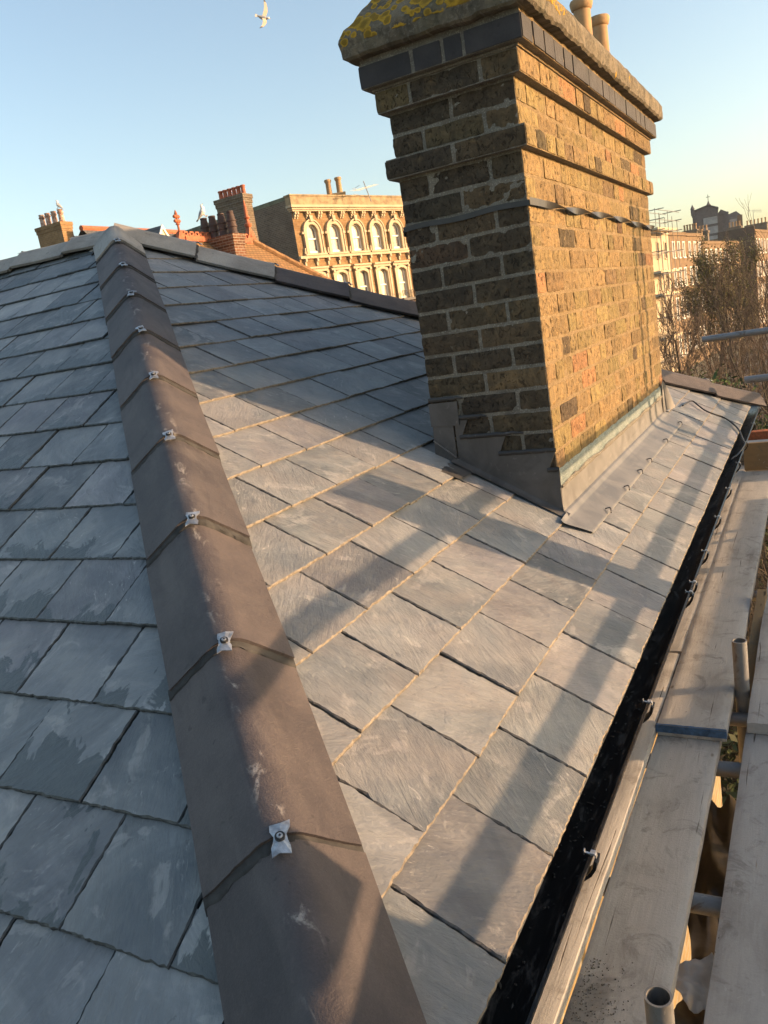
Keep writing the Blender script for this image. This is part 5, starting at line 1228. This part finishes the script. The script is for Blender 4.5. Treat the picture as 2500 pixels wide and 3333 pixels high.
# ------------------------------------------------------------------ bare winter trees
M_BARK = m_plain('grey_bark', (.06, .048, .036), .9, 0, .35, 6); M_TWIG = m_plain('brown_twig', (.075, .052, .034), .85, 0, .3, 3); M_TWIG2 = m_plain('tan_twig', (.13, .095, .058), .85, 0, .3, 3)
def tree(name, label, base, H, r0, seed, limbs=9, spread=.55, lean=(0, 0), fork=.3, leaves=0, leafcol=(.10, .10, .03), twig=M_TWIG, tw=.006, up=.35, dens=1., group='bare trees in the gardens', cat='tree', sub=(9, 7, 4)):
    rg = random.Random(seed); o = thing(name, tuple(base), label, cat, group); mt, mc = MB(), MB(); tips = []
    def rv(): return Vector((rg.gauss(0, 1), rg.gauss(0, 1), rg.gauss(0, 1))).normalized()
    def grow(mb, p, d, L, r, n, bend, sides):
        pts = [p]
        for i in range(n):
            d = (d+rv()*bend+Vector((0, 0, up*.25))).normalized(); p = p+d*(L/n); pts.append(p)
        mb.path(pts, lambda q: max(tw*.6, r*(1-.72*q)), sides); return pts, d
    def along(pts, q): i = min(len(pts)-2, int(q*(len(pts)-1))); f = q*(len(pts)-1)-i; return pts[i].lerp(pts[i+1], f), (pts[i+1]-pts[i]).normalized()
    tr, _ = grow(mt, Vector(base)-Vector((0,0,.2)), Vector((lean[0], lean[1], 1)).normalized(), H*.82, r0, 9, .07, 10)
    for i in range(limbs):
        q = fork+(1-fork)*(i+rg.random()*.6)/limbs; p, d = along(tr, min(.99, q)); a = i*2.4+rg.uniform(-.5, .5)
        dd = (Vector((math.cos(a), math.sin(a), 0))*spread+Vector((0, 0, .75))+d*.2).normalized(); L1 = H*(.46-.25*q)*rg.uniform(.8, 1.2)
        l1, _ = grow(mt, p, dd, L1, r0*.42*(1.15-q), 6, .13, 7)
        for j in range(sub[0]):
            q2 = .2+.8*(j+rg.random())/sub[0]; p2, d2 = along(l1, min(.99, q2)); dd2 = (d2+rv()*.75+Vector((0, 0, up))).normalized()
            l2, _ = grow(mt if j % 3 == 0 else mc, p2, dd2, L1*rg.uniform(.3, .52), max(tw*1.6, r0*.13*(1.2-q2)), 4, .16, 5)
            for k in range(sub[1]):
                q3 = .15+.85*(k+rg.random())/sub[1]; p3, d3 = along(l2, min(.99, q3)); l3, _ = grow(mc, p3, (d3+rv()*.8+Vector((0, 0, up))).normalized(), L1*rg.uniform(.12, .26), tw*1.25, 3, .2, 3)
                for m_ in range(int(sub[2]*dens)):
                    p4, d4 = along(l3, rg.uniform(.2, .98)); l4, _ = grow(mc, p4, (d4+rv()*.8+Vector((0, 0, up))).normalized(), L1*rg.uniform(.06, .13), tw*.8, 2, .2, 3); tips += l4[1:]
    mt.build('trunk', M_BARK, o, smooth=60); cr_ = mc.build('crown', twig, o, smooth=60)
    if leaves:
        mb = MB(); zs_ = sorted(t.z for t in tips); zc = zs_[int(len(zs_)*.35)]
        hi = [t for t in tips if t.z > zc]
        for i in range(leaves):
            t = rg.choice(hi)+rv()*.25; a = rv()*rg.uniform(.03, .075); b = rv()*rg.uniform(.02, .05); f = rg.uniform(.6, 1.6)
            mb.add([t-a, t-b, t+a, t+b], [(0,1,2,3)], t=(leafcol[0]*f, leafcol[1]*f, leafcol[2]*f, 1))
        mb.build('leaves', M_LEAF, cr_)
    return o
def gp(az, D): p = at(az, 0, D); return (p.x, p.y, GZ)
tree('bare_tree', 'tree with a sparse olive-green crown reaching up to the terrace windows', gp(-6.2, 52), 11.3, .20, 3, 11, .55, leaves=14000, leafcol=(.085, .085, .026), tw=.012)
tree('bare_tree', 'thick dark-trunked bare tree at the right edge with rising limbs', gp(-3.95, 23), 10.6, .15, 8, 9, .75, lean=(.03, .02), fork=.45, tw=.005, sub=(6, 5, 2))
tree('bare_tree', 'slender bare tree close behind the chimney edge, in front of the white house', gp(-8.0, 38), 9.4, .11, 15, 8, .5, tw=.009)
tree('bare_tree', 'bare tree with a few yellowish leaves left of the dark end wall', gp(-4.9, 44), 10.0, .16, 21, 9, .5, leaves=3500, leafcol=(.10, .085, .03), tw=.010)
tree('bare_tree', 'bare tree partly cut off at the right edge, behind the thick-trunked one', gp(-2.0, 36), 10.6, .16, 27, 8, .55, tw=.009)
def thicket(label, az, D, H, k, spread, seed, mat, tw=.005, name='bare_shrub', group='leafless shrubs in the garden'):
    rg = random.Random(seed); b = Vector(gp(az, D)); o = thing(name, tuple(b), label, 'shrub', group); ms, mc = MB(), MB()
    for i in range(k):
        a = rg.uniform(0, 6.28); d = Vector((math.cos(a)*rg.uniform(0, spread), math.sin(a)*rg.uniform(0, spread), 1)).normalized(); p = b+Vector((rg.gauss(0, .35*spread*2), rg.gauss(0, .35*spread*2), 0)); L = H*rg.uniform(.6, 1.05); pts = [p]
        for j in range(7): d = (d+Vector((rg.gauss(0, .08), rg.gauss(0, .08), .05))).normalized(); p = p+d*L/7; pts.append(p)
        ms.path(pts, lambda q: .020*(1-.8*q)+tw*.5, 5)
        for m_ in range(26):
            i0 = rg.randint(1, 6); q = pts[i0].lerp(pts[min(7, i0+1)], rg.random()); e = (d+Vector((rg.gauss(0, .6), rg.gauss(0, .6), rg.gauss(.15, .4)))).normalized(); l = rg.uniform(.3, 1.1); q1 = q+e*l*.5; q2 = q1+(e+Vector((rg.gauss(0, .3), rg.gauss(0, .3), .2))).normalized()*l*.5
            mc.path([q, q1, q2], lambda t_: tw*(1-.5*t_), 3)
            for s_ in range(3):
                e2 = (e+Vector((rg.gauss(0, .7), rg.gauss(0, .7), rg.gauss(.1, .5)))).normalized(); z_ = q1.lerp(q2, rg.random()); mc.path([z_, z_+e2*rg.uniform(.15, .45)], tw*.7, 3)
    ms.build('stems', M_BARK, o, smooth=60); mc.build('crown', mat, o, smooth=60)
    return o
thicket('tall clump of straight tan shoots beyond the far hip end', -6.4, 15, 8.4, 16, .20, 2, M_TWIG2)
thicket('brown leafless shrub below the thick-trunked tree', -4.2, 16, 7.9, 16, .26, 5, M_TWIG)
thicket('leafless shrub beside the dark evergreen, close to the chimney edge', -7.6, 19, 8.0, 14, .22, 9, M_TWIG)
thicket('dense brown thicket between the two loose scaffold tubes', -2.9, 14, 7.6, 18, .25, 12, M_TWIG)
thicket('mid-distance brown thicket behind the tan shoots', -5.4, 26, 8.2, 24, .30, 14, M_TWIG, .008)
thicket('mid-distance reddish thicket behind the thick-trunked tree', -3.2, 28, 8.2, 24, .30, 17, m_plain('reddish_twig', (.09, .05, .032), .85, 0, .3, 3), .008)
thicket('thin thicket in front of the white scaffolded house', -8.4, 30, 7.8, 16, .28, 19, M_TWIG2, .008)
def evergreen(label, az, D, H, W, k, seed, col, name='evergreen_bush', cat='shrub'):
    rg = random.Random(seed); b = Vector(gp(az, D)); o = thing(name, tuple(b), label, cat); mb = MB(); ms = MB()
    ms.path([b, b+Vector((.1, 0, H*.4)), b+Vector((0, .1, H*.85))], lambda q: .10*(1-.8*q), 7)
    cl = [(Vector((rg.gauss(0, W*.34), rg.gauss(0, W*.34), H*(.25+.7*rg.random()**.8))), rg.uniform(.3, .75)*W*.4, rg.uniform(.55, 1.5)) for i in range(34)]
    for i in range(k):
        c, r_, f = rg.choice(cl); v = Vector((rg.gauss(0, 1), rg.gauss(0, 1), rg.gauss(0, .8))).normalized()*r_*rg.random()**.4; t = b+c+v
        a = Vector((rg.gauss(0, 1), rg.gauss(0, 1), rg.gauss(0, 1))).normalized()*rg.uniform(.04, .09); bb = Vector((rg.gauss(0, 1), rg.gauss(0, 1), rg.gauss(0, 1))).normalized()*rg.uniform(.02, .04); g = f*rg.uniform(.7, 1.3)
        mb.add([t-a, t-bb, t+a, t+bb], [(0,1,2,3)], t=(col[0]*g, col[1]*g, col[2]*g, 1))
    ms.build('trunk', M_BARK, o, smooth=60); mb.build('crown', M_LEAF, o)
evergreen('dark evergreen bush low beside the far end of the chimney', -8.6, 17, 8.0, 2.9, 12000, 4, (.045, .075, .022))
evergreen('dull olive evergreen bush beneath the bare trees, right of the tan shoots', -5.0, 21, 6.6, 3.2, 7000, 6, (.055, .065, .022))
evergreen('brownish ivy-clad bush at the right edge below the loose tubes', -2.6, 18, 6.6, 3.0, 7000, 9, (.07, .06, .028))
# garden hedge and undergrowth below the trees: a mass nobody could count
rg = random.Random(55); mb = MB()
for i in range(26000):
    a = rg.uniform(-13, 2); D = 11+rg.random()**1.2*40; p = at(a, 0, D); hh = max(.4, 1.0+.095*D*rg.random()+1.2*nz((p.x, p.y, 0), .25)); z = GZ+hh*rg.random()**.6*1.5
    t_ = Vector((p.x, p.y, z)); v = lambda s_: Vector((rg.gauss(0, 1), rg.gauss(0, 1), rg.gauss(0, 1))).normalized()*s_
    A_, B_ = v(rg.uniform(.06, .16)), v(rg.uniform(.03, .08)); g = rg.uniform(.5, 1.5); c_ = rg.choice([(.05, .055, .02), (.075, .055, .03), (.06, .07, .025)])
    mb.add([t_-A_, t_-B_, t_+A_, t_+B_], [(0,1,2,3)], t=(c_[0]*g, c_[1]*g, c_[2]*g, 1))
tag(mb.build('undergrowth', M_LEAF), kind='stuff')

# ------------------------------------------------------------------ evening haze over the whole place
mb = MB(); mb.box((-20, 100, 10), (420, 460, 40)); hz_ = mb.build('haze', M_GLS)
hm = bpy.data.materials.new('haze_air'); hm.use_nodes = True; t_ = hm.node_tree
for n_ in list(t_.nodes):
    if n_.type == 'BSDF_PRINCIPLED': t_.nodes.remove(n_)
pv = t_.nodes.new('ShaderNodeVolumePrincipled'); pv.inputs['Color'].default_value = (.92, .93, .95, 1); pv.inputs['Density'].default_value = .0003; pv.inputs['Anisotropy'].default_value = .3
t_.links.new(pv.outputs[0], [n_ for n_ in t_.nodes if n_.type == 'OUTPUT_MATERIAL'][0].inputs['Volume'])
hz_.data.materials.clear(); hz_.data.materials.append(hm); hz_['kind'] = 'stuff'
